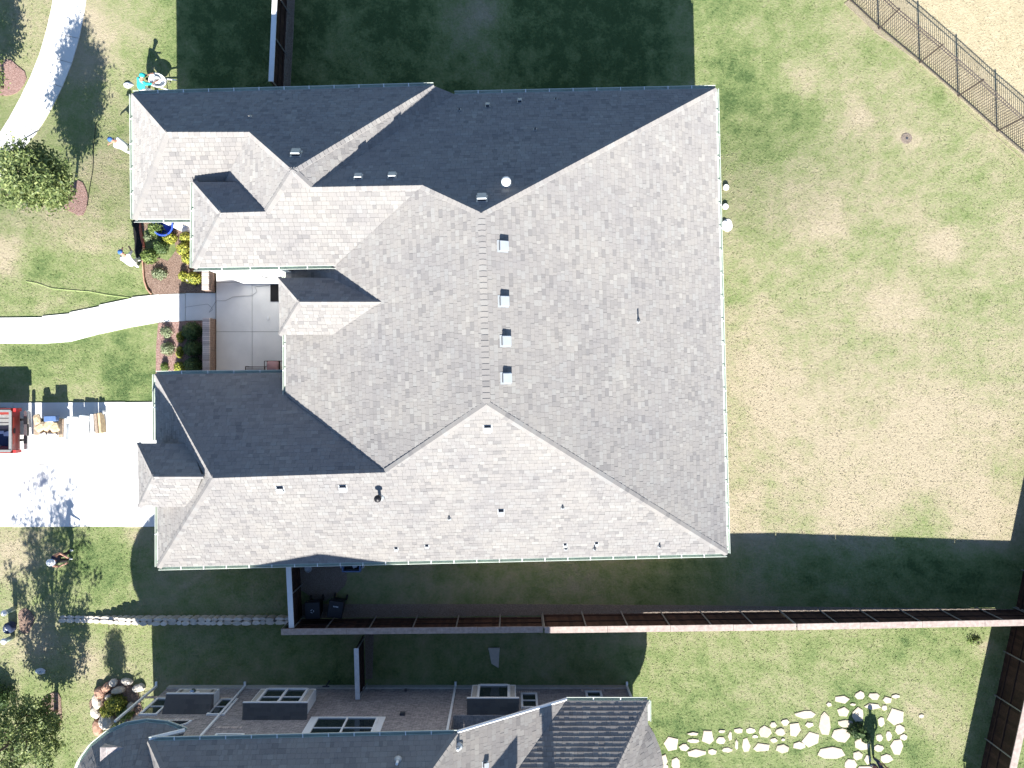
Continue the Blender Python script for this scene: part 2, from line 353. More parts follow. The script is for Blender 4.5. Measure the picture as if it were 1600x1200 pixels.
# grass tufts for real relief: one mass of short blades in the lawn in view
def grass_mass():
    rng = np.random.default_rng(3)
    nb = 120000
    X = rng.uniform(-23.5, 23.5, nb); Y = rng.uniform(-17.8, 18.2, nb)
    keep = np.ones(nb, bool)
    def box(x0, x1, y0, y1): return (X > x0) & (X < x1) & (Y > y0) & (Y < y1)
    keep &= ~box(-24, -15.6, -6.45, -.7) & ~box(-14.9, 8.4, -7.2, 4.3) & ~box(-14.6, 8.1, 4.2, 11.7) & ~box(-15.8, 6, -30, -13.4) & ~box(-16, -13, .4, 7.6)
    keep &= ~((Y < 4.25) & (Y > 1.65) & (X < -13)) | ((X < -18) & ((Y > 3.1) | (Y < 1.8)))
    keep &= ~box(-24, -14, 1.85, 4.15) | (X < -18)
    keep &= ~((X < -16.5) & (Y > 8.5) & (Y < 18.3) & (X > -24) & (np.abs((X + 23) * 1.55 - (Y - 10)) < 3.2))
    idx = np.nonzero(keep)[0]; X = X[idx]; Y = Y[idx]; n = len(idx)
    Z = np.array([T(x, y) for x, y in zip(X, Y)])
    ang = rng.uniform(0, 2 * np.pi, n); h = rng.uniform(.014, .036, n); wd = rng.uniform(.012, .03, n); lean = rng.uniform(.03, .10, n); la = rng.uniform(0, 2 * np.pi, n)
    V = np.zeros((n, 3, 3))
    V[:, 0] = np.c_[X - np.cos(ang) * wd, Y - np.sin(ang) * wd, Z - .005]; V[:, 1] = np.c_[X + np.cos(ang) * wd, Y + np.sin(ang) * wd, Z - .005]
    V[:, 2] = np.c_[X + np.cos(la) * lean, Y + np.sin(la) * lean, Z + h]
    me = bpy.data.meshes.new("grass_blades"); me.vertices.add(n * 3); me.loops.add(n * 3); me.polygons.add(n)
    me.vertices.foreach_set('co', V.reshape(-1)); me.loops.foreach_set('vertex_index', np.arange(n * 3)); me.polygons.foreach_set('loop_start', np.arange(0, n * 3, 3))
    g = np.array([green(x, y) for x, y in zip(X, Y)]); f = np.array([sstep(-.25, .35, iron_side(x, y)) if x > 10 else 0 for x, y in zip(X, Y)])
    for nm, d in (('green', g), ('field', f)):
        a = me.attributes.new(nm, 'FLOAT', 'POINT'); a.data.foreach_set('value', np.repeat(d, 3))
    me.update(calc_edges=True); me.materials.append(M['lawn'])
    o = bpy.data.objects.new("grass", me); C.objects.link(o)
    tag(o, 'short patchy lawn grass around both houses', 'grass', kind='stuff')
grass_mass()

# ------------------------------------------------------------------ paths, drive, patio
def strip_slabs(name, left, right, up, m, label=None):
    base = empty(name, G(*left[0]), kind='structure')
    n = len(left) - 1
    for i in range(n):
        a, b, c, d = left[i], left[i + 1], right[i + 1], right[i]
        g = 0.35
        def L(p, q, t): return (p[0] + (q[0] - p[0]) * t, p[1] + (q[1] - p[1]) * t)
        ln = math.hypot(b[0] - a[0], b[1] - a[1]); t = g / max(ln, 1)
        pts = [L(a, b, t), L(a, b, 1 - t), L(d, c, 1 - t), L(d, c, t)]
        drape('slab', pts, up, 0.12, m, base)
    return base
def interp(pts, n):
    out = []; L = [0]
    for a, b in zip(pts[:-1], pts[1:]): L.append(L[-1] + math.hypot(b[0] - a[0], b[1] - a[1]))
    for k in range(n + 1):
        s = L[-1] * k / n
        for i in range(len(pts) - 1):
            if s <= L[i + 1] + 1e-6:
                t = (s - L[i]) / (L[i + 1] - L[i]); out.append((pts[i][0] + (pts[i + 1][0] - pts[i][0]) * t, pts[i][1] + (pts[i + 1][1] - pts[i][1]) * t)); break
    return out
strip_slabs('side_walk', interp([(92, -60), (83, 0), (73, 45), (60, 90), (43, 130), (20, 175), (-10, 222), (-50, 275)], 10),
            interp([(142, -60), (135, 0), (127, 45), (117, 85), (102, 125), (83, 165), (55, 210), (20, 250), (-20, 300)], 10), 0.035, M['concrete'])
fw = empty('front_walk', G(140, 505), kind='structure')
for (x0, x1, yt0, yt1, yb0, yb1) in [(-60, 65, 497, 496, 536, 537), (65.7, 108, 494, 490, 537, 534), (108.7, 154, 488, 479, 534, 522), (154.7, 205, 476.5, 466, 522, 511), (205.7, 248, 464.5, 460, 511, 503.5), (248.7, 289, 460.5, 458.5, 503.5, 501.5), (289.8, 337, 458, 458, 501, 500)]:
    drape('slab', [(x0, yt0), (x1, yt1), (x1, yb1), (x0, yb0)], 0.045, 0.14, M['concrete'], fw)
dw = empty('driveway', G(100, 725), kind='structure')
for (x0, x1) in [(-90, 20), (20.5, 195), (195.5, 262)]:
    drape('slab', [(x0, 629.5 - x0 * .004), (x1, 629 - x1 * .004), (x1, 724.6), (x0, 725.6)], 0.04, 0.14, M['concrete'], dw)
    drape('slab', [(x0, 726.2), (x1, 725.2), (x1, 822.5), (x0, 823.5)], 0.04, 0.14, M['concrete'], dw)
pt = empty('patio', G(390, 500), kind='structure')
drape('bed', [(338.5, 405), (470, 405), (470, 600), (338.5, 600)], 0.12, 0.16, M['joint'], pt)
for xa, xb in ((338, 393.6), (394.2, 440)):
    for ya, yb in ((400, 440.8), (441.4, 518), (518.6, 600)):
        drape('slab', [(xa, ya), (xb, ya), (xb, yb), (xa, yb)], 0.16, 0.14, M['patio'], pt)
drape('slab', [(440.5, 400), (475, 400), (475, 600), (440.5, 600)], 0.16, 0.14, M['patio'], pt)
# planting beds
drape('planting_bed', [(222, 338), (300, 345), (330, 400), (330, 457.5), (290, 457.5), (250, 460.5), (240, 460), (232, 450), (226, 430), (222, 410), (219, 380), (218, 355)], 0.03, 0.1, M['mulch'], kind='structure')
drape('planting_bed', [(247, 504.5), (290, 501.5), (320, 501.5), (320, 600), (243, 600), (244, 540)], 0.03, 0.1, M['mulch_pink'], kind='structure')
def blob(cx, cy, rx, ry, n=18, k=0.1, ph=0.0):
    return [(cx + rx * math.cos(a + ph) * (1 + k * math.sin(3 * a + cx) + k * .5 * math.sin(5 * a + cy)), cy + ry * math.sin(a + ph) * (1 + k * math.sin(3 * a + cx) + k * .5 * math.sin(5 * a + cy))) for a in [2 * math.pi * i / n for i in range(n)]]
for cx, cy, rx, ry, m in [(118, 310, 20, 26, 'mulch_pink'), (14, 122, 24, 28, 'mulch_pink'), (80, 1112, 18, 30, 'mulch'), (182, 1098, 40, 34, 'mulch')]:
    drape('mulch_ring', blob(cx, cy, rx, ry), 0.03, 0.1, M[m], kind='structure')
# dirt strips
drape('dirt_strip', [(470, 944), (800, 944), (1100, 946), (1400, 950), (1590, 952), (1590, 960), (1200, 958), (800, 962), (470, 966)], 0.015, 0.08, M['earth'], kind='structure')
drape('dirt_strip', [(449, -40), (462, -40), (458, 60), (452, 160), (440, 160), (446, 60)], 0.015, 0.08, M['earth'], kind='structure')
drape('dirt_strip', [(570, 985), (584, 985), (582, 1060), (571, 1062)], 0.015, 0.08, M['earth'], kind='structure')
drape('dirt_strip', [(x - 6, y + 5) for x, y in IRON[1:]] + [(x + 1, y) for x, y in IRON[1:]][::-1], 0.012, 0.06, M['drydirt'], kind='structure')
drape('dirt_strip', blob(500, 905, 44, 30), 0.012, 0.06, M['earth'], kind='structure')

# ------------------------------------------------------------------ roof builder
def clip_rect(poly, s0, s1, t0, t1):
    def cl(pts, ax, lim, ge):
        out = []; n = len(pts)
        for i in range(n):
            a, b = pts[i], pts[(i + 1) % n]
            ia = a[ax] >= lim if ge else a[ax] <= lim; ib = b[ax] >= lim if ge else b[ax] <= lim
            if ia: out.append(a)
            if ia != ib:
                t = (lim - a[ax]) / (b[ax] - a[ax]); q = [0, 0]; q[ax] = lim; q[1 - ax] = a[1 - ax] + (b[1 - ax] - a[1 - ax]) * t; out.append(tuple(q))
        return out
    for ax, lim, ge in ((0, s0, True), (0, s1, False), (1, t0, True), (1, t1, False)):
        poly = cl(poly, ax, lim, ge)
        if len(poly) < 3: return []
    return poly
def parea(p): return abs(sum(p[i][0] * p[(i + 1) % len(p)][1] - p[(i + 1) % len(p)][0] * p[i][1] for i in range(len(p)))) / 2
def fitplane(pts):
    A = np.array([[p[0], p[1], 1] for p in pts]); z = np.array([p[2] for p in pts]); a, b, c = np.linalg.lstsq(A, z, rcond=None)[0]
    return float(a), float(b), float(c)
WID = [.13, .18, .23, .30]
class Roof:
    def __init__(s, house, mt, expo=0.165, tilt=0.0, lim=300):
        s.house = house; s.mt = mt; s.faces = []; s.cells = []; s.expo = expo; s.tilt = tilt; s.caps = []; s.lim = lim; s.tris = []
        s.deck = MB()
    def face(s, pts, tilt=None, over=0.0):
        pts = [Vector(p) for p in pts]; a, b, c = fitplane(pts)
        n = Vector((-a, -b, 1)).normalized(); g = Vector((a, b, 0))
        u = Vector((-b, a, 0)).normalized(); v = n.cross(u).normalized()
        if v.z < 0: v = -v; u = -u
        O = pts[0].copy(); O.z = a * O.x + b * O.y + c
        loc = [((p - O).dot(u), (p - O).dot(v)) for p in pts]
        s.faces.append((n, O, u, v, loc))
        # deck: a solid sheet under the shingles
        k = len(pts); down = Vector((0, 0, .14))
        q = [Vector((p.x, p.y, a * p.x + b * p.y + c)) for p in pts]
        ar = sum(q[i].x * q[(i + 1) % k].y - q[(i + 1) % k].x * q[i].y for i in range(k))
        if ar < 0: q = q[::-1]
        s.deck.add([p - n * .004 for p in q] + [p - down for p in q], [tuple(range(k)), tuple(range(2 * k - 1, k - 1, -1))] + [(i, k + i, k + (i + 1) % k, (i + 1) % k) for i in range(k)], 1, .3)
        for i in range(1, k - 1): s.tris.append((q[0], q[i], q[i + 1]))
        tl = s.tilt if tilt is None else tilt
        t_lo = min(p[1] for p in loc); t_hi = max(p[1] for p in loc); s_lo = min(p[0] for p in loc); s_hi = max(p[0] for p in loc)
        t = t_lo
        while t < t_hi:
            x = s_lo - R() * .3
            while x < s_hi:
                wi = random.choice((0, 1, 1, 2, 2, 3)); w_ = WID[wi]
                c_ = clip_rect(loc, x, x + w_, t, t + s.expo)
                if c_:
                    ar_ = parea(c_)
                    if ar_ > 4e-4:
                        tn = min(1, max(0, random.gauss(.48, .24))); tn = round(tn * 7) / 7
                        off = .004 + random.choice((0, .003, .005, .008))
                        full = ar_ > .999 * w_ * s.expo
                        cen = O + u * (x + w_ / 2) + v * (t + s.expo / 2)
                        s.cells.append((full, cen, u, v, n, c_, x, t, wi, tn, off, tl, O))
                x += w_
            t += s.expo
        return n
    def ray(s, px, py):
        best = None; d = Vector(((px - 800) / FP, (600 - py) / FP, -1)); o = Vector((0, 0, CH))
        for a, b, c in s.tris:
            n = (b - a).cross(c - a); dn = d.dot(n)
            if abs(dn) < 1e-9: continue
            t = (a - o).dot(n) / dn; p = o + d * t; ok = True
            for q, r in ((a, b), (b, c), (c, a)):
                if (r - q).cross(p - q).dot(n) < -1e-6: ok = False; break
            if ok and (best is None or p.z > best[0].z): best = (p, n.normalized() if n.z > 0 else -n.normalized())
        return best
    def ridge(s, p, q, n1, n2, hw=.15, step=.2):
        p, q = Vector(p), Vector(q); e = q - p; L = e.length; e.normalize()
        if (e.z < 0 if abs(e.z) > .03 else e.y > 0): p, q, e = q, p, -e
        ds = []
        for n in (n1, n2):
            d = n.cross(e).normalized()
            if d.z > 0: d = -d
            ds.append(d)
        k = max(1, int(L / step))
        for i in range(k): s.caps.append((p + e * (L * i / k), e, ds, (n1 + n2).normalized(), L / k * 1.18, hw))
    def finish(s):
        deck = s.deck.build('roof', [s.mt, M['underlay']], s.house); s.roofobj = deck
        seg = sorted([c for c in s.cells if c[0]], key=lambda c: c[1].x ** 2 + c[1].y ** 2 + (CH - c[1].z) ** 2)
        indiv = set(id(c) for c in seg[:s.lim]); cache = {}
        b = MB()
        for c in s.cells:
            full, cen, u, v, n, poly, x, t, wi, tn, off, tl, O = c
            def top(q):
                return O + u * q[0] + v * q[1] + n * (off + tl * (1 - (q[1] - t) / s.expo))
            if id(c) in indiv:
                key = (wi, tn, off)
                if key not in cache:
                    mb = MB(); hw, he = WID[wi] / 2 - .003, s.expo / 2 - .0025
                    P4 = [(-hw, -he), (hw, -he), (hw, he), (-hw, he)]
                    mb.add([(a_, b_, 0) for a_, b_ in P4] + [(a_, b_, off + tl * (.5 - b_ / s.expo)) for a_, b_ in P4], [(4, 5, 6, 7), (0, 1, 5, 4), (1, 2, 6, 5), (2, 3, 7, 6), (3, 0, 4, 7)], 0, tn)
                    cache[key] = mb.build('shingle', s.mt, deck, at=(0, 0, 0)); ob = cache[key]
                else: ob = child_copy(cache[key], deck)
                Mx = Matrix((u, v, n)).transposed().to_4x4(); Mx.translation = cen - org(deck)
                ob.matrix_local = Mx
                continue
            k = len(poly)
            ar = sum(poly[i][0] * poly[(i + 1) % k][1] - poly[(i + 1) % k][0] * poly[i][1] for i in range(k))
            if ar < 0: poly = poly[::-1]
            cx, cy = sum(p[0] for p in poly) / k, sum(p[1] for p in poly) / k
            pl = [(p[0] + (.003 if p[0] < cx else -.003), p[1] + (.0025 if p[1] < cy else -.0025)) for p in poly]
            b.add([O + u * p[0] + v * p[1] for p in pl] + [top(p) for p in pl], [tuple(range(k, 2 * k))] + [(i, (i + 1) % k, k + (i + 1) % k, k + i) for i in range(k)], 0, tn)
        o = b.build('shingle_field', s.mt, deck); tag(o, kind='stuff')
        s.caps.sort(key=lambda c: c[0].x ** 2 + c[0].y ** 2 + (CH - c[0].z) ** 2)
        rest = MB()
        for i, (p, e, ds, nn, L, hw) in enumerate(s.caps):
            mb = MB() if i < 220 else rest
            lo, hi = .038, .018; a = p; c = p + e * L
            vs_ = []
            for base, h in ((a, lo), (c, hi)):
                vs_ += [base + ds[0] * hw + nn * (h - .008), base + nn * (h + .012), base + ds[1] * hw + nn * (h - .008)]
                vs_ += [base + ds[0] * hw - nn * .02, base + ds[1] * hw - nn * .02]
            mb.add(vs_, [(0, 1, 6, 5), (1, 2, 7, 6), (3, 0, 5, 8), (2, 4, 9, 7), (3, 4, 2, 1, 0), (5, 6, 7, 9, 8)], 0, min(1, max(0, random.gauss(.5, .22))))
            if i < 220: mb.build('ridge_cap', s.mt, deck)
        if len(s.caps) > 220: tag(rest.build('ridge_cap_row', s.mt, deck), kind='stuff')

def gutter(house, a, b, out, closed_mat=None, every=.92):
    a, b = Vector(a), Vector(b); e = (b - a).normalized(); out = Vector(out).normalized(); z = Vector((0, 0, 1))
    prof = [(.0, .0), (.0, -.11), (.10, -.12), (.125, -.02), (.115, -.005), (.135, .0), (.105, .0), (.09, -.10), (.012, -.095), (.012, .0)]
    prof = [(.0, -.01), (.0, -.13), (.11, -.13), (.14, -.01), (.122, -.01), (.098, -.115), (.012, -.115), (.012, -.01)]
    mb = MB(); n = len(prof)
    vs_ = [p + out * x + z * y for p in (a, b) for x, y in prof]
    mb.add(vs_, [(i, (i + 1) % n, n + (i + 1) % n, n + i) for i in range(n) if i in (0, 1, 2, 3, 7)] + [tuple(range(n)), tuple(range(2 * n - 1, n - 1, -1))], 0)
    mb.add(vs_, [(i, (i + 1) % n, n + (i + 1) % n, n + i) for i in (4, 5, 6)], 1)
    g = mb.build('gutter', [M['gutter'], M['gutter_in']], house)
    L = (b - a).length; k = int(L / every)
    for i in range(1, k):
        c = a + e * (L * i / k) + out * .068 + z * (-.004); hb = MB()
        ang = math.atan2(e.y, e.x)
        hb.box(c, (.035, .145, .012), ang); hb.build('gutter_bracket', M['white'], g)
    return g

# ------------------------------------------------------------------ HOUSE ONE
H1 = empty('brick_house', (-3.0, 2.0, 0), 'large single storey house with grey hip roof filling the middle of the view', 'house')
PX = dict(A=(207, 147, 4.0), N1=(677, 134, 3.5), N2=(710, 147, 3.0), B=(1118, 138, 3.0), C=(1136, 865, 3.0), D=(247, 886, 3.0), E=(243, 585, 3.0), E2=(447, 583, 3.0),
          V0=(447, 617, 3.76), R1=(752, 333, 7.94), R2=(760, 632, 7.93), H=(603, 738, 5.99), G=(333, 747, 6.0), M=(660, 290, 6.87), L=(486, 293, 6.85), K=(457, 266, 7.2), J=(390, 207, 5.67), I=(260, 207, 5.7),
          S1=(302, 418, 5.05), Q=(525, 414, 5.05), Q0=(446, 414, 3.87), W2=(303, 285, 5.05), Rw=(345, 333, 6.27), Re=(416, 331, 6.32), Vb=(371, 284, 5.21), Vc=(350, 284, 4.72), Z=(209, 342, 4.0), Z2=(302, 342, 4.0))
V = {k: P(*v) for k, v in PX.items()}
rf = Roof(H1, M['shingle'])
FN = {}
for k, vs_ in dict(W2f=['W2', 'S1', 'Rw'], S2=['S1', 'Q', 'M', 'L', 'K', 'Re', 'Rw'], N2f=['W2', 'Rw', 'Re', 'Vb'], Wk=['Re', 'K', 'J', 'Vc', 'Vb'], S1f=['Z', 'Z2', 'Vc', 'J', 'I'], W1=['A', 'Z', 'I'],
                   N1f=['A', 'I', 'J', 'K', 'N1'], E1=['K', 'N1', 'N2', 'L'], N=['L', 'N2', 'B', 'R1', 'M'], E=['B', 'C', 'R2', 'R1'], S=['C', 'D', 'G', 'H', 'R2'], WG=['D', 'E', 'G'], NG=['E', 'E2', 'V0', 'H', 'G'],
                   W=['V0', 'H', 'R2', 'R1', 'M', 'Q', 'Q0']).items():
    FN[k] = rf.face([V[q] for q in vs_])
# the two small hipped gablets (entry and garage)
ez = 4.9
e1, e2, e3, e4 = P(435, 434, ez), P(437, 523, ez), P(468, 472, 5.95), P(577, 470, 5.95)
e5 = Vector((e3.x + 2.5, e1.y, ez)); e6 = Vector((e3.x + 2.5, e2.y, ez)); e7 = Vector((e3.x + 3.3, e3.y, 5.95))
PW = rf.face([e1, e2, e3]); PN = rf.face([e1, e3, e7, e5]); PS = rf.face([e2, e6, e7, e3])
gz = 4.55
g1, g2, g3 = P(215, 693, gz), P(217, 792, gz), P(240, 745, 5.78)
g7 = P(312, 745, 5.78); g5 = Vector((P(285, 693, gz).x + .3, g1.y, gz)); g6 = Vector((P(285, 792, gz).x + .3, g2.y, gz))
g7.x += .1
QW = rf.face([g1, g2, g3]); QN = rf.face([g1, g3, g7, g5]); QS = rf.face([g2, g6, g7, g3])
for a, b, x, y in [('R1', 'R2', 'W', 'E'), ('G', 'H', 'NG', 'S'), ('H', 'R2', 'W', 'S'), ('R2', 'C', 'S', 'E'), ('R1', 'B', 'N', 'E'), ('M', 'R1', 'N', 'W'), ('L', 'M', 'N', 'S2'), ('K', 'L', 'E1', 'S2'), ('K', 'N1', 'N1f', 'E1'),
                   ('A', 'I', 'N1f', 'W1'), ('I', 'J', 'N1f', 'S1f'), ('J', 'K', 'N1f', 'Wk'), ('D', 'G', 'S', 'WG'), ('E', 'G', 'NG', 'WG'), ('S1', 'Rw', 'S2', 'W2f'), ('W2', 'Rw', 'N2f', 'W2f'), ('Rw', 'Re', 'N2f', 'S2'), ('Re', 'K', 'Wk', 'S2'), ('Z', 'I', 'W1', 'S1f')]:
    rf.ridge(V[a], V[b], FN[x], FN[y])
for a, b, x, y in [(e1, e3, PW, PN), (e2, e3, PW, PS), (e3, e7, PN, PS), (g1, g3, QW, QN), (g2, g3, QW, QS), (g3, g7, QN, QS)]: rf.ridge(a, b, x, y, .12)
rf.finish()
# eaves: gutters with brackets
def gl(a, b, out): gutter(H1, a, b, out)
gl(V['B'], V['C'], (1, 0, 0)); gl(V['D'], V['C'], (0, -1, 0)); gl(V['D'], Vector((V['D'].x, g2.y - .02, 3.0)), (-1, 0, 0)); gl(Vector((V['E'].x, g1.y + .02, 3.0)), V['E'], (-1, 0, 0))
gl(V['E'], V['E2'], (0, 1, 0)); gl(V['V0'], V['Q0'] + Vector((0, -.3, 0)), (-1, 0, 0)); gl(V['S1'], V['Q'], (0, -1, 0)); gl(V['W2'], V['S1'], (-1, 0, 0))
gl(V['Z'], V['Z2'], (0, -1, 0)); gl(V['A'], V['Z'], (-1, 0, 0)); gl(V['A'], V['N1'], (0, 1, 0)); gl(V['N2'], V['B'], (0, 1, 0))
# walls
wl = MB()
def wbox(x0, x1, y0, y1, z0, z1, m=0): wl.box(((x0 + x1) / 2, (y0 + y1) / 2, (z0 + z1) / 2), (x1 - x0, y1 - y0, z1 - z0), 0, m)
wbox(-8.7, 8.0, -6.4, 11.2, -1, 2.95); wbox(-14.1, -8.8, -6.9, -0.02, -1, 2.95); wbox(-14.4, -9.6, 7.0, 11.0, -1, 3.9); wbox(-11.85, -7.9, 4.72, 7.45, -.9, 5.0)
wbox(-9.5, -2.8, 7.5, 11.4, -1, 3.3); wbox(-11.86, -8.75, 4.44, 4.9, 0, 4.9, 2)
wbox(-8.55, -7.5, 2.15, 3.85, 0, 4.85, 1); wbox(-14.3, -11.5, -4.6, -2.5, 0, 4.5)
wl.build('wall', [M['brick_h1'], M['stucco'], M['white']], H1)
# entry door, windows and garage door (mostly under the eaves)
def window(house, c, axis_, w_, h_, cols=2, rows=2, glass='glass'):
    ax = Vector((1, 0, 0)) if axis_ in ('N', 'S') else Vector((0, 1, 0)); out = {'N': Vector((0, 1, 0)), 'S': Vector((0, -1, 0)), 'E': Vector((1, 0, 0)), 'W': Vector((-1, 0, 0))}[axis_]
    c = Vector(c); fr = MB(); fw_ = .09
    def bx(cc, sx, sz, d): fr.box(cc, (sx, d, sz) if axis_ in 'NS' else (d, sx, sz))
    for sgn in (-1, 1):
        bx(c + ax * sgn * (w_ / 2 - fw_ / 2) + out * .03, fw_, h_, .06); bx(c + Vector((0, 0, sgn * (h_ / 2 - fw_ / 2))) + out * .032, w_ - 2 * fw_ - .002, fw_, .06)
    for i in range(1, cols): bx(c + ax * (-w_ / 2 + w_ * i / cols) + out * .03, .07, h_ - 2 * fw_ - .002, .05)
    for j in range(1, rows): bx(c + Vector((0, 0, -h_ / 2 + h_ * j / rows)) + out * .028, w_ - 2 * fw_ - .002, .04, .04)
    f = fr.build('window', M['trim'], house)
    for i in range(cols):
        for j in range(rows):
            pb = MB(); cc = c + ax * (-w_ / 2 + w_ * (i + .5) / cols) + Vector((0, 0, -h_ / 2 + h_ * (j + .5) / rows)) + out * .012
            pb.box(cc, (w_ / cols - .06, .006, h_ / rows - .05) if axis_ in 'NS' else (.006, w_ / cols - .06, h_ / rows - .05)); pb.build('pane', M[glass], f)
    return f
window(H1, (8.0, 8.0, 1.6), 'E', 1.8, 1.5); window(H1, (8.0, 2.0, 1.3), 'E', 2.4, 2.1, 3, 1); window(H1, (8.0, -4.0, 1.6), 'E', 1.8, 1.5)
window(H1, (-9.7, 4.44, 2.9), 'S', 1.2, 1.4); window(H1, (-11.85, 5.9, 1.9), 'W', 1.4, 1.8); window(H1, (-14.4, 9.0, 1.4), 'W', 1.8, 1.6); window(H1, (2.0, -6.4, 1.7), 'S', 1.8, 1.5); window(H1, (-1.0, 11.2, 1.2), 'N', 1.8, 1.5); window(H1, (4.5, 11.2, 1.2), 'N', 1.8, 1.5)
dr = MB(); dr.box((-8.57, 3.0, 1.22), (.06, 1.0, 2.1)); dd = dr.build('door', M['wood_dark'], H1)
hd = MB(); hd.tube([(-8.63, 2.62, 1.1), (-8.66, 2.62, 1.15), (-8.63, 2.62, 1.25)], .012); hd.build('handle', M['chrome'], dd)
gd = empty('garage_door', (-14.12, -3.3, 0)); gd.parent = H1; gd.location = Vector((-14.12, -3.3, 0)) - org(H1)
for k in range(4):
    b = MB(); b.box((-14.13, -4.6, .35 + k * .56), (.05, 2.2 if False else 1.9, .54)); b.build('panel', M['white'], gd)
    b = MB(); b.box((-14.13, -1.6, .35 + k * .56), (.05, 1.9, .54)); b.build('panel', M['white'], gd)
bpy.context.view_layer.update()

# roof vents and pipes: parts of the house that stand on its shingles
def ontop(r, px, py):
    h = r.ray(px, py); return h if h else (P(px, py, 3.5), Vector((0, 0, 1)))
def frame_on(n):
    d = Vector((n.x, n.y, 0)); d = d.normalized() if d.length > 1e-3 else Vector((0, -1, 0))
    u = Vector((-d.y, d.x, 0)); v = n.cross(u).normalized()
    if v.z < 0: v = -v
    return u, v
def box_vent(r, house, px, py, size=.38, h=.2, m='vent_metal', world=False, name='roof_vent'):
    p, n = ontop(r, px, py); u, v = frame_on(n)
    fl = MB(); a = size * .62
    fl.add([p + u * a + v * a + n * .02, p - u * a + v * a + n * .02, p - u * a - v * a + n * .02, p + u * a - v * a + n * .02], [(0, 1, 2, 3)], 0)
    b = MB(); s = size / 2
    q = [(s, s), (-s, s), (-s, -s), (s, -s)]
    lo = [p + u * x * .85 + v * y * .85 for x, y in q]; hi = [p + u * x * .85 + v * y * .85 + n * h * .75 for x, y in q]
    b.add(lo + hi, [(0, 1, 5, 4), (1, 2, 6, 5), (2, 3, 7, 6), (3, 0, 4, 7), (4, 5, 6, 7)], 1)
    l2 = [p + u * x + v * y + n * (h * .70 + (.02 if y > 0 else 0)) for x, y in q]; h2 = [p + u * x * .96 + v * y * .96 + n * (h + (.02 if y > 0 else 0)) for x, y in q]
    b.add(l2 + h2, [(0, 1, 5, 4), (1, 2, 6, 5), (2, 3, 7, 6), (3, 0, 4, 7), (4, 5, 6, 7), (3, 2, 1, 0)], 0)
    o = b.build(name, [M[m], M['vent_dark']], house); f = fl.build('flashing', M[m], o); return o
def pipe(r, house, px, py, rad=.04, h=.35, m='pipe', cap=False, lean=None):
    p, n = ontop(r, px, py); b = MB(); z = Vector((0, 0, 1))
    b.lathe([(0.0, 0), (rad * 3.0, -.02), (rad * 2.2, .05), (rad * 1.25, .11), (rad * 1.2, .13)], p, 12, 1)
    b.tube([p - z * .05, p + z * h], rad, 12, 0)
    if cap:
        b.lathe([(rad * .9, h - .02), (rad * 2.3, h), (rad * 2.3, h + .10), (rad * 1.6, h + .15), (0.001, h + .17)], p, 16, 0)
    o = b.build('vent_pipe', [M[m], M['vent_metal']], house, True); return o
for x, y in ((785, 385), (786, 471), (789, 533), (790, 591)): box_vent(rf, H1, x, y, .345, .17)
for x, y in ((463, 241), (753, 311)): box_vent(rf, H1, x, y, .33, .15)
for x, y in ((560, 277), (613, 275)): box_vent(rf, H1, x, y, .27, .10)
for x, y in ((762, 166), (812, 159)): box_vent(rf, H1, x, y, .17, .12)
for x, y in ((438, 764), (536, 762), (762, 669)): box_vent(rf, H1, x, y, .26, .13)
box_vent(rf, H1, 783, 799, .22, .15); box_vent(rf, H1, 619, 857, .14, .10); box_vent(rf, H1, 667, 853, .14, .10); box_vent(rf, H1, 883, 851, .13, .10); box_vent(rf, H1, 932, 849, .13, .10)
pipe(rf, H1, 791, 290, .075, .55, 'white', True); pipe(rf, H1, 594, 776, .06, .50, 'black_plastic', True)
for x, y, h in ((702, 810, .2), (879, 793, .2), (884, 857, .2), (929, 857, .28), (1030, 853, .25), (997, 502, .35), (836, 203, .25), (868, 156, .25), (391, 183, .2), (718, 172, .2)): pipe(rf, H1, x, y, .032, h)

# ------------------------------------------------------------------ HOUSE TWO (to the south, cut by the frame)
H2 = empty('two_storey_house', (-5.0, -18.0, 0), 'two storey brown brick house with bay windows along its wall and steep dark roof', 'house')
WY = -13.5
r2 = Roof(H2, M['shingle2'], expo=.19, lim=220)
a2, b2 = P(232, 1158, 6.2), P(714, 1147, 6.2); apx = Vector((-7.43, -18.6, 11.7)); sw = Vector((a2.x, -24.3, 6.2)); se = Vector((b2.x, -24.3, 6.2))
n_n = r2.face([a2, apx, b2]); n_w = r2.face([a2, sw, apx]); n_s = r2.face([sw, se, apx]); n_e = r2.face([b2, apx, se])
zc = 3.3; c2 = P(885, 1095, zc); e2_ = P(1012, 1095, zc)
rise = .63; sl_ = (6.2 - zc) / (c2.x - b2.x)
# valley between the east slope and the low north slope
vt = 4.4; dv = vt * rise / sl_; v2 = Vector((c2.x - dv, c2.y - vt, zc + vt * rise))
n_e2 = r2.face([b2, c2, v2, Vector((v2.x, -24.3, v2.z)), Vector((b2.x, -24.3, 6.2))])
rid = Vector((2.45, c2.y - vt, zc + vt * rise))
n_low = r2.face([c2, e2_, rid, v2], tilt=.026)
n_le = r2.face([e2_, Vector((e2_.x + .05, -21.5, zc)), rid])
n_ls = r2.face([v2, rid, Vector((e2_.x + .05, -21.5, zc)), Vector((v2.x, -21.5, zc))])
for a, b, x, y in [(a2, apx, n_n, n_w), (apx, b2, n_n, n_e), (rid, e2_, n_low, n_le), (v2, rid, n_low, n_ls)]: r2.ridge(a, b, x, y, .15, .22)
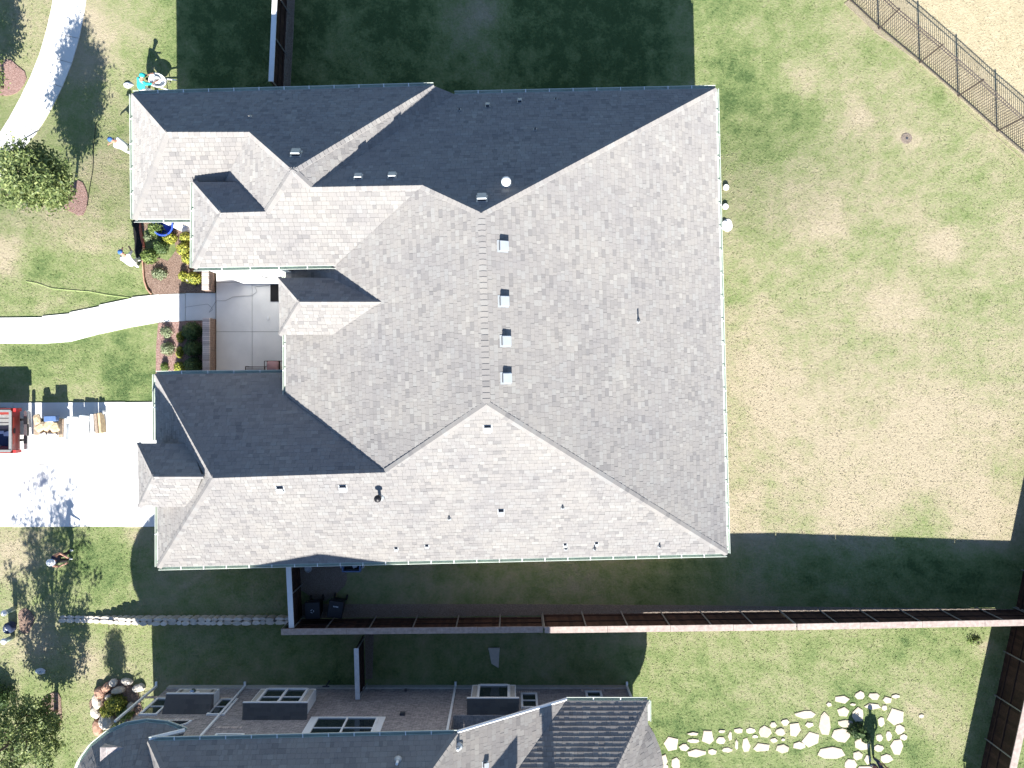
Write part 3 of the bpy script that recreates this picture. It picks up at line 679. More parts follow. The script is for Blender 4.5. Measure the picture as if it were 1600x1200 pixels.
# round turrets: cones of shingle fans with their curved eaves
def turret(cx, cy, r_, z0, z1, a0, a1, n, flare=.0):
    pts = [(a0 + (a1 - a0) * i / n) for i in range(n + 1)]
    for i in range(n):
        A_, B_ = pts[i], pts[i + 1]
        p = Vector((cx + r_ * math.cos(A_), cy + r_ * math.sin(A_), z0)); q = Vector((cx + r_ * math.cos(B_), cy + r_ * math.sin(B_), z0)); t = Vector((cx, cy, z1))
        r2.face([p, q, t])
    return [Vector((cx + r_ * math.cos(a), cy + r_ * math.sin(a), z0)) for a in pts]
tw = turret(-13.75, -15.75, 2.95, 5.5, 8.1, math.radians(62), math.radians(300), 16)
te = turret(2.72, -15.8, 3.45, 3.25, 5.05, math.radians(38), math.radians(-80), 11)
r2.finish()
gutter(H2, a2, b2, (0, 1, 0)); gutter(H2, c2, e2_, (0, 1, 0)); gutter(H2, e2_, e2_ + Vector((0, -.85, 0)), (1, 0, 0))
for p, q in zip(tw[:-1], tw[1:]):
    m_ = (p + q) / 2; gutter(H2, p, q, (m_.x + 13.75, m_.y + 15.75, 0), every=2)
tb = MB(); tb.tube([b2 + Vector((0, .06, -.05)), c2 + Vector((0, .06, -.03))], .06, 6); tb.build('rake_trim', M['trim'], H2); tb = MB(); tb.tube([tw[0] + Vector((.0, .05, .03)), a2 + Vector((0, .05, -.05))], .09, 6); tb.build('rake_trim', M['trim'], H2)
wl = MB(); wbox(-15.3, -2.4, -24, WY, -.6, 6.05); wbox(-2.4, 5.15, -21, WY - .001, -.6, 3.15)
wl.prism([(-13.75 + 2.2 * math.cos(a), -15.75 + 2.2 * math.sin(a)) for a in [2 * math.pi * i / 28 for i in range(28)]], -.6, 5.4)
wl.prism([(2.72 + 2.35 * math.cos(a), -15.95 + 2.35 * math.sin(a)) for a in [2 * math.pi * i / 28 for i in range(28)]], -.6, 3.1)
wl.build('wall', M['brick_h2'], H2)
fd = MB(); fd.box((-8.85, WY + .03, .05), (12.9, .06, .5)); fd.box((1.35, WY + .03, .05), (7.5, .06, .5)); fd.build('foundation', M['stucco'], H2)
def wz(py, off=0.0): return CH - (-(WY + off)) * FP / (py - 600)          # height on the north wall seen at pixel row py
def wx(px, z): return (px - 800) * (CH - z) / FP
for px in ((246, 1080), (384, 1079), (712, 1073), (979, 1067)):
    x = (px[0] - 800) * CH / FP; top = 3.9 if px[0] < 300 else 6.0 if px[0] < 800 else 3.1
    b = MB(); b.box((x, WY + .05, top / 2 + .05), (.09, .08, top - .2)); b.box((x, WY + .13, .12), (.09, .25, .07)); b.build('downspout', M['trim'], H2)
def bay(x0, x1, z0, z1, z2, cols, vent=False):
    d = .48; b = MB(); e = empty('bay_window', (0, 0, 0)); e.parent = H2; e.location = Vector(((x0 + x1) / 2, WY, z0)) - org(H2); ORG[e.name] = Vector(((x0 + x1) / 2, WY, z0))
    b.box(((x0 + x1) / 2, WY + d / 2, (z0 + z1) / 2), (x1 - x0, d, z1 - z0))
    b.build('body', M['trim'], e)
    for sx in (x0 + .14, x1 - .14):
        q = MB(); q.box((sx, WY + d + .012, (z0 + z1) / 2), (.18, .02, (z1 - z0) - .3), m=0); q.build('side_panel', M['stucco'], e)
    W_ = x1 - x0 - .62
    if vent:
        q = MB(); q.box(((x0 + x1) / 2, WY + d + .012, (z0 + z1) / 2), (W_ + .3, .02, z1 - z0 - .25)); q.build('panel', M['stucco'], e)
        q = MB(); q.box(((x0 + x1) / 2 - .05, WY + d + .03, (z0 + z1) / 2 + .1), (.42, .03, .42)); q.lathe([(.11, -.1), (.11, .08), (.0, .14)], ((x0 + x1) / 2 - .05, WY + d + .1, (z0 + z1) / 2 + .1), 12, 1)
        q.build('exhaust_vent', [M['trim'], M['chrome']], e)
    else:
        f = MB(); zc_ = (z0 + z1) / 2; hh = z1 - z0 - .26; xc = (x0 + x1) / 2
        for s_ in (-1, 1):
            f.box((xc + s_ * (W_ / 2), WY + d + .04, zc_), (.09, .07, hh)); f.box((xc, WY + d + .04, zc_ + s_ * (hh / 2)), (W_ - .092, .07, .09))
        if cols == 2: f.box((xc, WY + d + .04, zc_), (.10, .06, hh - .1)); f.box((xc, WY + d + .03, zc_), (W_ - .1, .04, .05))
        f.build('frame', M['trim'], e)
        for i in range(cols):
            for j in range(cols):
                q = MB(); q.box((xc - W_ / 2 + W_ * (i + .5) / cols, WY + d + .01, zc_ - hh / 2 + hh * (j + .5) / cols), (W_ / cols - .04, .012, hh / cols - .04)); q.build('pane', M['glass'], e)
    # little shed roof
    a, c = Vector((x0 - .12, WY + d + .16, z1)), Vector((x1 + .12, WY + d + .16, z1)); dd_ = Vector((x1 + .1, WY + .0, z2)); bb = Vector((x0 - .1, WY + .0, z2))
    q = MB(); q.add([a, c, dd_, bb, a - Vector((0, 0, .09)), c - Vector((0, 0, .09)), dd_ - Vector((0, 0, .09 + z2 - z1)), bb - Vector((0, 0, .09 + z2 - z1))], [(0, 3, 2, 1), (0, 1, 5, 4), (1, 2, 6, 5), (3, 0, 4, 7), (4, 5, 6, 7)], 0, .1)
    n = 10; 
    for k in range(4):
        x = x0 - .12 - R() * .2
        while x < x1 + .1:
            w_ = random.choice(WID); xa, xb = max(x, x0 - .12), min(x + w_, x1 + .12)
            if xb > xa:
                t0, t1 = k / 4, (k + 1) / 4; nn = Vector((0, z2 - z1, d + .16)).normalized() * (.006 + .006 * R())
                f = lambda xx, t: Vector((xx, a.y + (bb.y - a.y) * t, a.z + (z2 - z1) * t)) + nn
                q.add([f(xa, t0), f(xb, t0), f(xb, t1), f(xa, t1)], [(0, 1, 2, 3)], 0, max(0, random.gauss(.2, .15)))
            x += w_
    q.build('shed_roof', M['shingle_dark'], e)
    q = MB(); q.box(((x0 + x1) / 2, a.y + .02, z1 - .06), (x1 - x0 + .26, .03, .12)); q.build('fascia', M['trim'], e)
D_ = .48
def bz(py): return wz(py, D_)
bay(wx(281, bz(1076)), wx(343, bz(1076)), bz(1076), bz(1091), wz(1116), 1, True)
bay(wx(408, bz(1076)), wx(494, bz(1076)), bz(1076), bz(1105), wz(1125), 2)
bay(wx(738, bz(1070)), wx(806, bz(1070)), bz(1070), bz(1098), wz(1117), 1)
z0, z1 = wz(1124), 5.5
window(H2, ((wx(495, z0) + wx(592, z0)) / 2, WY + .05, (z0 + z1) / 2), 'N', wx(592, z0) - wx(495, z0), z1 - z0, 2, 2)
wf = MB(); wf.box(((wx(495, z0) + wx(592, z0)) / 2, WY + .025, (z0 + z1) / 2), (wx(592, z0) - wx(495, z0) + .5, .05, z1 - z0 + .3)); wf.build('surround', M['trim'], H2)
z0 = wz(1148); window(H2, (wx(360, z0), WY, (z0 + 5.6) / 2), 'N', 1.1, 5.6 - z0, 1, 2)
for px, pa, pb, w_ in ((245, 1092, 1118, .75), (348, 1093, 1118, .75), (827, 1084, 1107, .72), (928, 1081, 1091, .72), (357, 1140, 1152, 0)):
    z0, z1 = wz(pa), wz(pb)
    if w_: window(H2, (wx(px, (z0 + z1) / 2), WY, (z0 + z1) / 2), 'N', w_, z1 - z0, 1, 2 if z1 - z0 > 1 else 1)
    sc_ = MB(); ww = max(w_, 1.1)
    for k in range(int(ww / .085)): sc_.box((wx(px, z0) - ww / 2 + .085 * (k + .5), WY + .014, z0 - .14), (.06, .03, .2), t=R())
    tag(sc_.build('sill_bricks', M['rowlock'], H2), kind='stuff')
# half round window
hz = wz(1127); hx = wx(272, hz); q = MB(); n = 16
q.prism([(0, 0)] * 3, 0, 0) if False else None
ring = [(hx + .72 * math.cos(math.pi * i / n), hz + .62 * math.sin(math.pi * i / n)) for i in range(n + 1)]
inn = [(hx + .64 * math.cos(math.pi * i / n), hz + .06 + .52 * math.sin(math.pi * i / n)) for i in range(n + 1)]
q.add([(x, WY + .06, z) for x, z in ring] + [(x, WY + .06, z) for x, z in inn], [(i, n + 1 + i, n + 2 + i, i + 1) for i in range(n)] + [(0, n, 2 * n + 1, n + 1)], 0)
q.add([(x, WY + .06, z) for x, z in ring] + [(x, WY, z) for x, z in ring], [(i, i + 1, n + 2 + i, n + 1 + i) for i in range(n)], 0)
hw_ = q.build('window', M['trim'], H2)
q = MB(); q.add([(x, WY + .03, z) for x, z in inn], [tuple(range(n, -1, -1))], 0); q.build('pane', M['glass'], hw_)
q = MB()
for k in range(17): q.box((hx - .72 + .09 * k, WY + .014, hz - .13), (.06, .03, .2), t=R())
tag(q.build('sill_bricks', M['rowlock'], H2), kind='stuff')
for px, py, s_ in ((629, 1117, .2), (634, 1080, .1)):
    z0 = wz(py); b = MB(); b.box((wx(px, z0), WY + .05, z0), (s_, .1, s_)); b.build('wall_vent', M['vent_dark'], H2)
def h2fix(px, py, kind, *a):
    return pipe(r2, H2, px, py, *a)
pipe(r2, H2, 716, 1166, .06, .30, 'vent_metal'); pipe(r2, H2, 622, 1187, .05, .35, 'white'); box_vent(r2, H2, 757, 1194, .2, .16)
for nm, c, sz in (('chimney', (1.55, -18.6, 5.9), (.42, .5, 4.6)), ('chimney', (-.15, -19.9, 6.0), (.9, .8, 5.4))):  # the wider one is unseen, added for the shadow of a gable
    b = MB(); b.box(c, sz); b.box((c[0], c[1], c[2] + sz[2] / 2 + .06), (sz[0] + .16, sz[1] + .16, .12)); b.build(nm, M['brick_h2'], H2)

# ------------------------------------------------------------------ fences and low walls
def wood_fence(pa, pb, h, inner, label, h2=None, capw=.26, capm='wood_cap', z0=None, step=1.9, capz=.04, gap=.06, flip=False):
    a, b = G(*pa), G(*pb); a.z = T(a.x, a.y); b.z = T(b.x, b.y)
    e = b - a; e.z = 0; L = e.length; e.normalize(); ang = math.atan2(e.y, e.x); inn = Vector(inner).normalized()
    t = empty('wood_fence', a, label, 'fence')
    gz_ = lambda s: T((a + e * s).x, (a + e * s).y)
    k = int(L / .155); w_ = L / k; h2 = h2 or h
    hs = lambda q: h + (h2 - h) * q / L
    pm = []
    for v in range(4):
        mb = MB(); mb.box((0, 0, 0), (w_ + .004, .018 + .004 * (v % 2), h - gap), 0, t=v / 3); o = mb.build('picket', M['wood_dark'], t, at=(0, 0, 0)); pm.append(o)
    used = set()
    for i in range(k):
        s = (i + .5) * w_; p = a + e * s + inn * (-.03 + .007 * (i % 2)); p.z = gz_(s) + hs(s) / 2 + gap / 2 + U(-.012, .0)
        v = random.randrange(4); o = pm[v] if v not in used else child_copy(pm[v], t); used.add(v)
        o.location = p - org(t); o.rotation_euler = (0, 0, ang); o.scale = (1, 1, hs(s) / h)
    for v in range(4):
        if v not in used: bpy.data.objects.remove(pm[v])
    ns_ = max(1, round(L / step))
    for z in (.35, h * .5, h - .2):
        for i in range(ns_):
            s = (i + .5) * L / ns_; p = a + e * s + inn * .012; p.z = gz_(s) + z * hs(s) / h
            if i == 0: mb = MB(); mb.box((0, 0, 0), (L / ns_ - .02, .04, .09)); o = mb.build('rail', M['wood_dark'], t, at=(0, 0, 0)); r0 = o
            else: o = child_copy(r0, t)
            o.location = p - org(t); o.rotation_euler = (0, 0, ang)
    for i in range(ns_ + 1):
        s = i * L / ns_; p = a + e * s + inn * .07; p.z = gz_(s) + hs(s) - h / 2
        if i == 0: mb = MB(); mb.tube([(0, 0, -h / 2), (0, 0, h / 2 - .02)], .03, 8); o = mb.build('post', M['steel'], t, at=(0, 0, 0)); p0 = o
        else: o = child_copy(p0, t)
        o.location = p - org(t)
    nc = max(1, round(L / 2.9))
    for i in range(nc):
        s = (i + .5) * L / nc; p = a + e * s; p.z = gz_(s) + hs(s) + capz / 2 + U(-.004, .006)
        mb = MB(); mb.box((0, 0, 0), (L / nc - .012, capw, capz), ang + U(-.003, .003), t=R(), ry=-math.atan((h2 - h) / L)); o = mb.build('cap_board', M[capm], t, at=(0, 0, 0)); o.location = p - org(t)
    return t
wood_fence((459, 966), (846, 962.5), 1.95, (0, 1, 0), 'dark wooden fence with weathered brown cap between the two houses', capm='wood_cap')
wood_fence((847.5, 959.0), (1215, 954.5), 2.35, (0, 1, 0), 'taller dark wooden fence stretch with sunlit cap behind the house corner')
wood_fence((1216, 954.5), (1588, 951), 2.35, (0, 1, 0), 'dark wooden fence with sunlit cap ending at the far lawn corner', h2=2.02)
wood_fence((1586, 949), (1512, 1290), 2.0, (-1, 0, 0), 'dark wooden fence on the far side of the stepping stone garden', gap=.005, capw=.3)
wood_fence((1640, 690), (1585, 957), 2.0, (-1, 0, 0), 'dark wooden fence closing off the back lawn near its shaded corner', gap=.005, capw=.3)
wood_fence((468, 862), (473, 962), 1.8, (1, 0, 0), 'short dark fence with white cap beside the wheeled bins', gap=.01, capm='white', capw=.22)
wood_fence((452, -45), (443, 152), 1.9, (1, 0, 0), 'dark fence with white cap meeting the shaded north eave', capm='white', capw=.22)
wood_fence((569, 992), (571, 1068), 1.8, (1, 0, 0), 'short fence with blue grey cap running to the neighbouring brick wall', capm='lightgrey', capw=.2)
# iron fence
IF = empty('iron_fence', iron[1], 'dark bronze iron picket fence along the dry field', 'fence')
pk = MB(); pk.tube([(0, 0, .05), (0, 0, 1.9)], .014, 4); pk0 = None
npk = 0
for a, b in zip(iron[:-1], iron[1:]):
    e = b - a; L = Vector((e.x, e.y, 0)).length; ang = math.atan2(e.y, e.x); mid = (a + b) / 2
    for z in (.12, 1.68, 1.86):
        mb = MB(); mb.tube([a + Vector((0, 0, z)), b + Vector((0, 0, z))], .024, 4); mb.build('rail', M['iron'], IF)
    mb = MB(); mb.box(a + Vector((0, 0, .98)), (.06, .06, 1.96), ang); mb.build('post', M['iron'], IF)
    n = int(L / .115)
    for i in range(1, n):
        p = a + e * (i / n)
        if pk0 is None: pk0 = pk.build('picket', M['iron'], IF, at=(0, 0, 0)); o = pk0
        else: o = child_copy(pk0, IF)
        o.location = p - org(IF); npk += 1
# low brick walls by the entry walk
def brick_wall(pxt0, pxt1, h, width, label, px_face):
    a, b = G(*pxt0), G(*pxt1); t = empty('low_brick_wall', (a + b) / 2, label, 'wall')
    x = a.x; y0, y1 = min(a.y, b.y), max(a.y, b.y)
    mb = MB(); mb.box((x - width / 2, (y0 + y1) / 2, h / 2 - .05), (width, y1 - y0, h + .1)); mb.build('core', M['brick_yz'], t)
    n = int((y1 - y0) / .085)
    for i in range(n):
        mb = MB(); mb.box((x - width / 2, y0 + (i + .5) * (y1 - y0) / n, h + .045 + U(-.004, .004)), (width + .03, (y1 - y0) / n - .014, .09), t=R()); mb.build('brick', M['rowlock'], t)
    mb = MB(); mb.box((x - width / 2, (y0 + y1) / 2, h + .02), (width, y1 - y0 - .01, .06)); mb.build('mortar_bed', M['mortar'], t)
brick_wall((337.5, 457), (337.5, 412), .82, .27, 'low brick wall with sunlit white top beside the entry walk', 0)
brick_wall((338.5, 586), (338.5, 499), .82, .27, 'longer low brick wall with shaded brick on edge top by the patio', 0)
# stone retaining wall on the south west side
SW = empty('stone_wall', G(280, 965), 'low dry stone garden wall running between the two front lawns', 'wall')
xx = 92.0; 
while xx < 455:
    ww = U(7, 15)
    h = min(.55, .06 + .5 * sstep(95, 235, xx))
    for row, (ya, yb) in enumerate(((961.5, 965.5), (965.7, 971.5))):
        x0_ = xx + U(-1, 1); pts = blob(x0_ + ww / 2, (ya + yb) / 2 + .0035 * (280 - xx), ww / 2 + .4, (yb - ya) / 2 + .6, 7, .06, R())
        ps = [G(x, y) for x, y in pts]; mb = MB()
        hh = h * U(.82, 1.08) - (.05 if row == 0 else 0)
        mb.prism([(p.x, p.y) for p in ps], -.05, hh, t=R())
        mb.build('stone', M['stone'], SW)
    xx += ww
# boulders round the planting bed
BR = [(168, 1073, 7, 8, 'rust_stone', .25), (158, 1081, 9, 8, 'rust_stone', .3), (153, 1094, 6, 11, 'stone', .3), (151, 1112, 7, 9, 'stone', .25), (154, 1136, 8, 12, 'rust_stone', .25), (187, 1077, 11, 5, 'flag', .3), (171, 1088, 5, 5, 'stone', .2), (168, 1125, 12, 12, 'stone', .3), (205, 1105, 6, 9, 'flag', .25), (178, 1066, 8, 5, 'stone', .2), (200, 1064, 9, 5, 'stone', .2), (218, 1074, 9, 7, 'stone', .2)]
def rock(px, py, rx, ry, h, m, label, group, name='rock'):
    c = G(px, py); mb = MB(); n = 10; rings = []
    rx, ry = rx / 35, ry / 35
    ph = R() * 6; js = [1 + .16 * math.sin(2 * a + ph) + U(-.1, .1) for a in [2 * math.pi * i / n for i in range(n)]]
    prof = [(1.0, -.03), (1.04, h * .45), (.86, h * .86), (.45, h * 1.02)]
    vs_ = []
    for r_, z in prof:
        for i in range(n): vs_.append((c.x + rx * r_ * js[i] * math.cos(2 * math.pi * i / n), c.y + ry * r_ * js[i] * math.sin(2 * math.pi * i / n), c.z + z + U(-.01, .01)))
    fs_ = [(k * n + i, k * n + (i + 1) % n, (k + 1) * n + (i + 1) % n, (k + 1) * n + i) for k in range(3) for i in range(n)] + [tuple(range(3 * n, 4 * n))]
    mb.add(vs_, fs_, 0, R()); return tag(mb.build(name, M[m], at=c), label, 'rock', group)
LB = ['reddish stone at the top of the curved bed edging', 'rust coloured slab leaning outward in the bed edging', 'pale upright stone midway along the bed edging', 'greenish grey stone below the pale one in the bed edging', 'rusty stone nearest the curved white gutter', 'white boulder lying in the shrub bed', 'small pale stone tucked behind the rust coloured slab', 'rounded grey boulder between shrub and turret gutter', 'flat cream stone between shrub and brick wall', 'shaded stone behind the white boulder, nearer the lawn', 'shaded stone behind the white boulder at the top of the arc', 'shaded stone at the downspout end of the arc']
for i, (x, y, rx, ry, m, h) in enumerate(BR):
    rock(x, y, rx, ry, h, m, LB[i], 'stones edging the shrub bed')
# stepping stones
ST = [(1050, 1162, 11, 11), (1069, 1168, 7, 5), (1084, 1158, 9, 3), (1083, 1147, 8, 2.5), (1106, 1152, 9, 11), (1128, 1143, 5, 2.5), (1126, 1157, 6.5, 5.5), (1141, 1150, 3, 7), (1154, 1142, 6.5, 4), (1173, 1142, 7, 4), (1180, 1151, 4, 2.5), (1195, 1144, 9, 8), (1208, 1133, 5, 4.5), (1219, 1144, 7, 5.5), (1227, 1129, 6, 4.5), (1242, 1140, 9, 11),
      (1088, 1177, 14, 5.5), (1113, 1175, 7, 4), (1136, 1172, 7.5, 3.5), (1151, 1164, 2.5, 7), (1166, 1165, 6, 10), (1190, 1168, 12, 7), (1209, 1157, 5, 3.5), (1223, 1170, 10, 6), (1224, 1156, 3, 2), (1249, 1165, 9, 6), (1037, 1188, 6, 9), (1056, 1194, 6, 10), (1267, 1155, 12, 11), (1259, 1117, 15, 5.5), (1289, 1132, 9, 17), (1265, 1133, 6, 4.5), 
      (1315, 1093, 11, 6), (1296, 1101, 4, 3), (1344, 1087, 7, 6), (1366, 1088, 8, 5.5), (1333, 1101, 4, 2), (1387, 1094, 7, 5), (1318, 1112, 9, 7), (1341, 1117, 8, 10), (1364, 1104, 11, 5), (1382, 1106, 4, 4), (1321, 1131, 11, 5.5), (1399, 1120, 13, 11), (1315, 1149, 13, 10), (1377, 1128, 5, 7), (1406, 1140, 7, 7), (1389, 1150, 4.5, 7), (1412, 1152, 5, 5), (1402, 1167, 9, 11), (1348, 1162, 12, 9), (1299, 1177, 19, 9), (1340, 1181, 7, 6), (1373, 1169, 7, 5), (1385, 1185, 9, 6), (1356, 1187, 5, 7), (1329, 1195, 9, 8), (1352, 1203, 13, 6), (1400, 1088, 6, 3), (1440, 1119, 4, 3), (1374, 1153, 5, 5), (1010 + 30, 1200, 4, 5)]
def near_words(x, y):
    if x < 1120: return 'at the turret end of the stepping stone path'
    if x < 1210: return 'midway along the stepping stone path'
    if x < 1280: return 'where the stepping stone path widens into the ring'
    return 'in the ring of stones around the dark clump'
def size_words(rx, ry):
    a = rx * ry; s = 'large' if a > 90 else 'mid-sized' if a > 38 else 'small'
    r_ = rx / ry; sh = 'wide' if r_ > 1.6 else 'upright narrow' if r_ < .7 else 'rounded'
    return s + ' ' + sh
stone_lab = {}
for i, (x, y, rx, ry) in enumerate(ST):
    rx_, ry_ = rx, ry; kx = 1.13
    c = G(x, y, .016 + .008 * R()); mb = MB(); n = random.choice((5, 6, 7)); ph = R() * 6
    pts = []
    for k in range(n):
        a = ph + 2 * math.pi * (k + U(-.2, .2)) / n; pts.append((c.x + kx * rx / 35 * math.cos(a) * U(.9, 1.12), c.y + kx * ry / 35 * math.sin(a) * U(.9, 1.12)))
    mb.prism(pts, c.z - .06, c.z, t=R())
    inner = [(c.x + (p[0] - c.x) * .9, c.y + (p[1] - c.y) * .9) for p in pts]; mb.prism(inner, c.z - .01, c.z + .006, t=R())
    s_ = f'{size_words(rx, ry)} cream flagstone {near_words(x, y)}'
    same = sorted((q[0], q[1]) for q in ST if f'{size_words(q[2], q[3])} cream flagstone {near_words(q[0], q[1])}' == s_)
    if len(same) > 1: s_ = s_.replace('where the stepping stone path widens into the ring', 'where the path widens').replace(' stepping stone path', ' path').replace('ring of stones around the dark clump', 'ring') + f', {("first", "second", "third", "fourth", "fifth", "sixth", "seventh", "eighth", "ninth", "tenth")[same.index((x, y))]} from the turret'
    o = mb.build('stepping_stone', M['flag'], at=(c.x, c.y, c.z)); tag(o, s_, 'stone', 'cream stepping stones in the neighbouring lawn')

# ------------------------------------------------------------------ trees and shrubs
def leaf(mb, p, s, n, t):
    a = Vector((U(-1, 1), U(-1, 1), U(-1, 1))).normalized(); n = (n + a * .7).normalized(); x = n.orthogonal().normalized()
    an = R() * 6.28; x = (Matrix.Rotation(an, 3, n) @ x); y = n.cross(x)
    mb.v += [tuple(p - x * s), tuple(p + y * s * .45), tuple(p + x * s), tuple(p - y * s * .45)]
    b = len(mb.v) - 4; mb.f.append([b, b + 1, b + 2, b + 3]); mb.m.append(0); mb.t.append(t)
def tree(name, base, h, cr, cz, ch, nleaf, label, leafm='leaf_oak', group=None, nb=26, ls=.065, trunk_r=.07, thin=0.0, tuft=.22):
    t = empty(name, base, label, 'tree', group)
    tb = MB(); k = 7; pts = [base + Vector((.05 * math.sin(i * 1.3), .05 * math.cos(i * 1.7), h * .86 * i / (k - 1) - (.1 if i == 0 else 0))) for i in range(k)]
    tb.tube(pts, [trunk_r * (1.25 if i == 0 else 1) * (1 - .8 * i / (k - 1)) for i in range(k)], 8); tb.build('trunk', M['bark'], t, True)
    lf = MB(); tips = []
    for j in range(nb):
        f = (j + .5) / nb; z = cz - ch * .9 + 2 * ch * .9 * f; rr = cr * math.sqrt(max(.05, 1 - ((z - cz) / ch) ** 2)) * U(.7, 1.12)
        a = j * 2.4 + U(-.4, .4); s0 = min(h * .8, max(h * .12, z - rr * (.45 + thin * 1.1))); st = base + Vector((0, 0, s0)); en = base + Vector((math.cos(a) * rr, math.sin(a) * rr, z))
        mid = st.lerp(en, .5) + Vector((U(-.1, .1), U(-.1, .1), -.05))
        lb = MB(); lb.tube([st, mid, en], [trunk_r * .35, trunk_r * .22, .006], 5)
        lb.build('branch', M['bark'], t, True)
        tips.append((st, mid, en))
    per = nleaf // nb
    for ti, (st, mid, en) in enumerate(tips):
        fr_ = (ti + .5) / nb
        # twigs: clumps strung along the outer two thirds of each limb
        cl = [(st.lerp(mid, U(.6, 1)) if R() < .2 else mid.lerp(en, U(0, 1.08))) + Vector((random.gauss(0, .14), random.gauss(0, .14), random.gauss(0, .12))) * (cr / 1.3) for _ in range(9)]
        for q in range(int(per * (1.35 - .95 * fr_) if thin else per)):
            c = random.choice(cl); d = Vector((random.gauss(0, tuft), random.gauss(0, tuft), random.gauss(0, tuft * .7))) * .6
            leaf(lf, c + d, ls * U(.6, 1.3), Vector((0, 0, 1)), min(1, max(0, random.gauss(.5, .26))))
    lf.build('crown', M[leafm], t); return t
tree('oak_tree', G(116, 305), 4.9, 1.22, 3.1, 1.7, 15000, 'young leafy oak in a mulch ring beside the curved side path', nb=38, tuft=.30, ls=.075)
tree('oak_tree', G(4, 138), 4.6, 1.12, 2.8, 1.6, 9000, 'young oak with rusty mulch ring across the curved side path', nb=30, tuft=.30, ls=.075)
tree('oak_tree', G(88, 1112), 7.9, 1.7, 4.4, 3.3, 14500, 'tall open crowned oak in front of the neighbouring house', nb=44, trunk_r=.09, tuft=.22, thin=1.0, ls=.075)
ct = tree('cypress_tree', Vector((-17.55, -18.0, 0)), 5.1, .34, 4.4, .75, 2600, 'narrow evergreen beside the neighbouring turret, seen only by its shadow', 'leaf_dark', nb=14)
def shrub(px, py, rx, ry, h, m, label, n=700, ls=.045, name='shrub', group=None, z=0.0, open_=0.0):
    c = G(px, py); t = empty(name, c, label, 'shrub', group); rx, ry = rx / 35, ry / 35; lf = MB()
    for q in range(n):
        a = R() * 6.28; ph = math.acos(U(-.1, 1)); r_ = U(.72, 1.08) if R() > open_ else U(.2, 1.1)
        d = Vector((math.sin(ph) * math.cos(a), math.sin(ph) * math.sin(a), math.cos(ph)))
        lump = 1 + .16 * noise.noise(d * 2.3 + Vector((px * .1, py * .1, 0)))
        p = c + Vector((d.x * rx, d.y * ry, d.z * h)) * r_ * lump
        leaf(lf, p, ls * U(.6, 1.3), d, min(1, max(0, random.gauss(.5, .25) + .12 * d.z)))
    lf.build('foliage', M[m], t)
    sb = MB()
    for k in range(5): a = k * 1.256; sb.tube([c - Vector((0, 0, .03)), c + Vector((math.cos(a) * rx * .5, math.sin(a) * ry * .5, h * .7))], [.02, .008], 5)
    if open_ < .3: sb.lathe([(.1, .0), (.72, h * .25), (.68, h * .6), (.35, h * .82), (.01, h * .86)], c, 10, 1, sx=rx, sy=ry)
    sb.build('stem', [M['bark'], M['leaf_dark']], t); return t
SH = [(247, 359, 12, 12, .6, 'leaf_green', 'rounded green shrub next to the blue tub'), (267, 373, 11, 9, .45, 'leaf_yellow', 'bright yellow green shrub between two green ones'), (254, 387, 11.5, 11, .6, 'leaf_dark', 'round dark green shrub in the middle of the bed'),
      (236, 401, 13, 12, .6, 'leaf_green', 'broad green shrub nearest the bent worker in blue cap'), (233, 372, 7, 6, .3, 'leaf_grey', 'small grey green plant beside the orange board'), (293, 372, 8, 9, .6, 'leaf_yellow', 'yellow green shrub tucked under the entry gutter corner'),
      (291, 390, 12, 11, .6, 'leaf_yellow', 'larger golden shrub against the entry gutter'), (295, 404, 9, 9, .5, 'leaf_yellow', 'golden shrub in the middle of the row under the gutter'), (306, 436, 13, 10, .6, 'leaf_yellow', 'lime shrub beside the white topped low brick wall'), (288, 432, 7, 8, .4, 'leaf_yellow', 'small yellow plant beside the white stone'),
      (250, 428, 13, 9, .3, 'leaf_grey', 'sparse grey green plant in bare mulch'), (262, 519, 10, 9, .4, 'leaf_grey', 'grey green shrub beside the front walk edge'), (264, 545, 11, 11, .4, 'leaf_grey', 'grey green shrub below its twin in the lower bed'),
      (259, 574, 6, 8, .35, 'leaf_green', 'little green plant at the garage gutter corner'), (283, 574, 9, 9, .4, 'leaf_yellow', 'yellow green plant beside the garage gutter'), (284, 527, 5, 9, .45, 'leaf_yellow', 'narrow lime shrub on the sunny side of the dark hedge'), (283, 551, 5, 9, .45, 'leaf_yellow', 'second narrow lime shrub lower down by the dark hedge'),
      (303, 518, 16, 14, .75, 'leaf_dark', 'dark shaded shrub beside the brick on edge wall'), (306, 545, 15, 13, .75, 'leaf_dark', 'dark shaded shrub midway along the brick on edge wall'), (306, 571, 15, 13, .7, 'leaf_dark', 'dark shaded shrub between low wall and garage gutter'),
      (185, 1096, 16, 13, .7, 'leaf_yellow', 'lime shrub inside the stone edged bed'), (172, 1108, 13, 11, .5, 'leaf_yellow', 'spreading lime shrub in front of the grey boulder'), (198, 1112, 13, 11, .55, 'leaf_green', 'green shrub under the turret gutter')]
for x, y, rx, ry, h, m, lb in SH: shrub(x, y, rx, ry, h, m, lb, n=int(5.2 * rx * ry) + 150, ls=.05 if m != 'leaf_grey' else .045, open_=.5 if m == 'leaf_grey' else .1, group='garden shrubs')
shrub(1522, 1001, 12, 7, .25, 'leaf_green', 'low sprawling weed in the corner of the stepping stone lawn', 160, .05, 'weed', open_=.6)
shrub(1337, 1140, 12, 12, .5, 'leaf_dark', 'dark clump of spiky leaves among the stepping stones', 420, .11, 'ornamental_grass', open_=.5)
shrub(1352, 1153, 7, 8, .35, 'leaf_dark', 'smaller dark clump beside the spiky one among the stones', 200, .08, 'ornamental_grass', open_=.5)
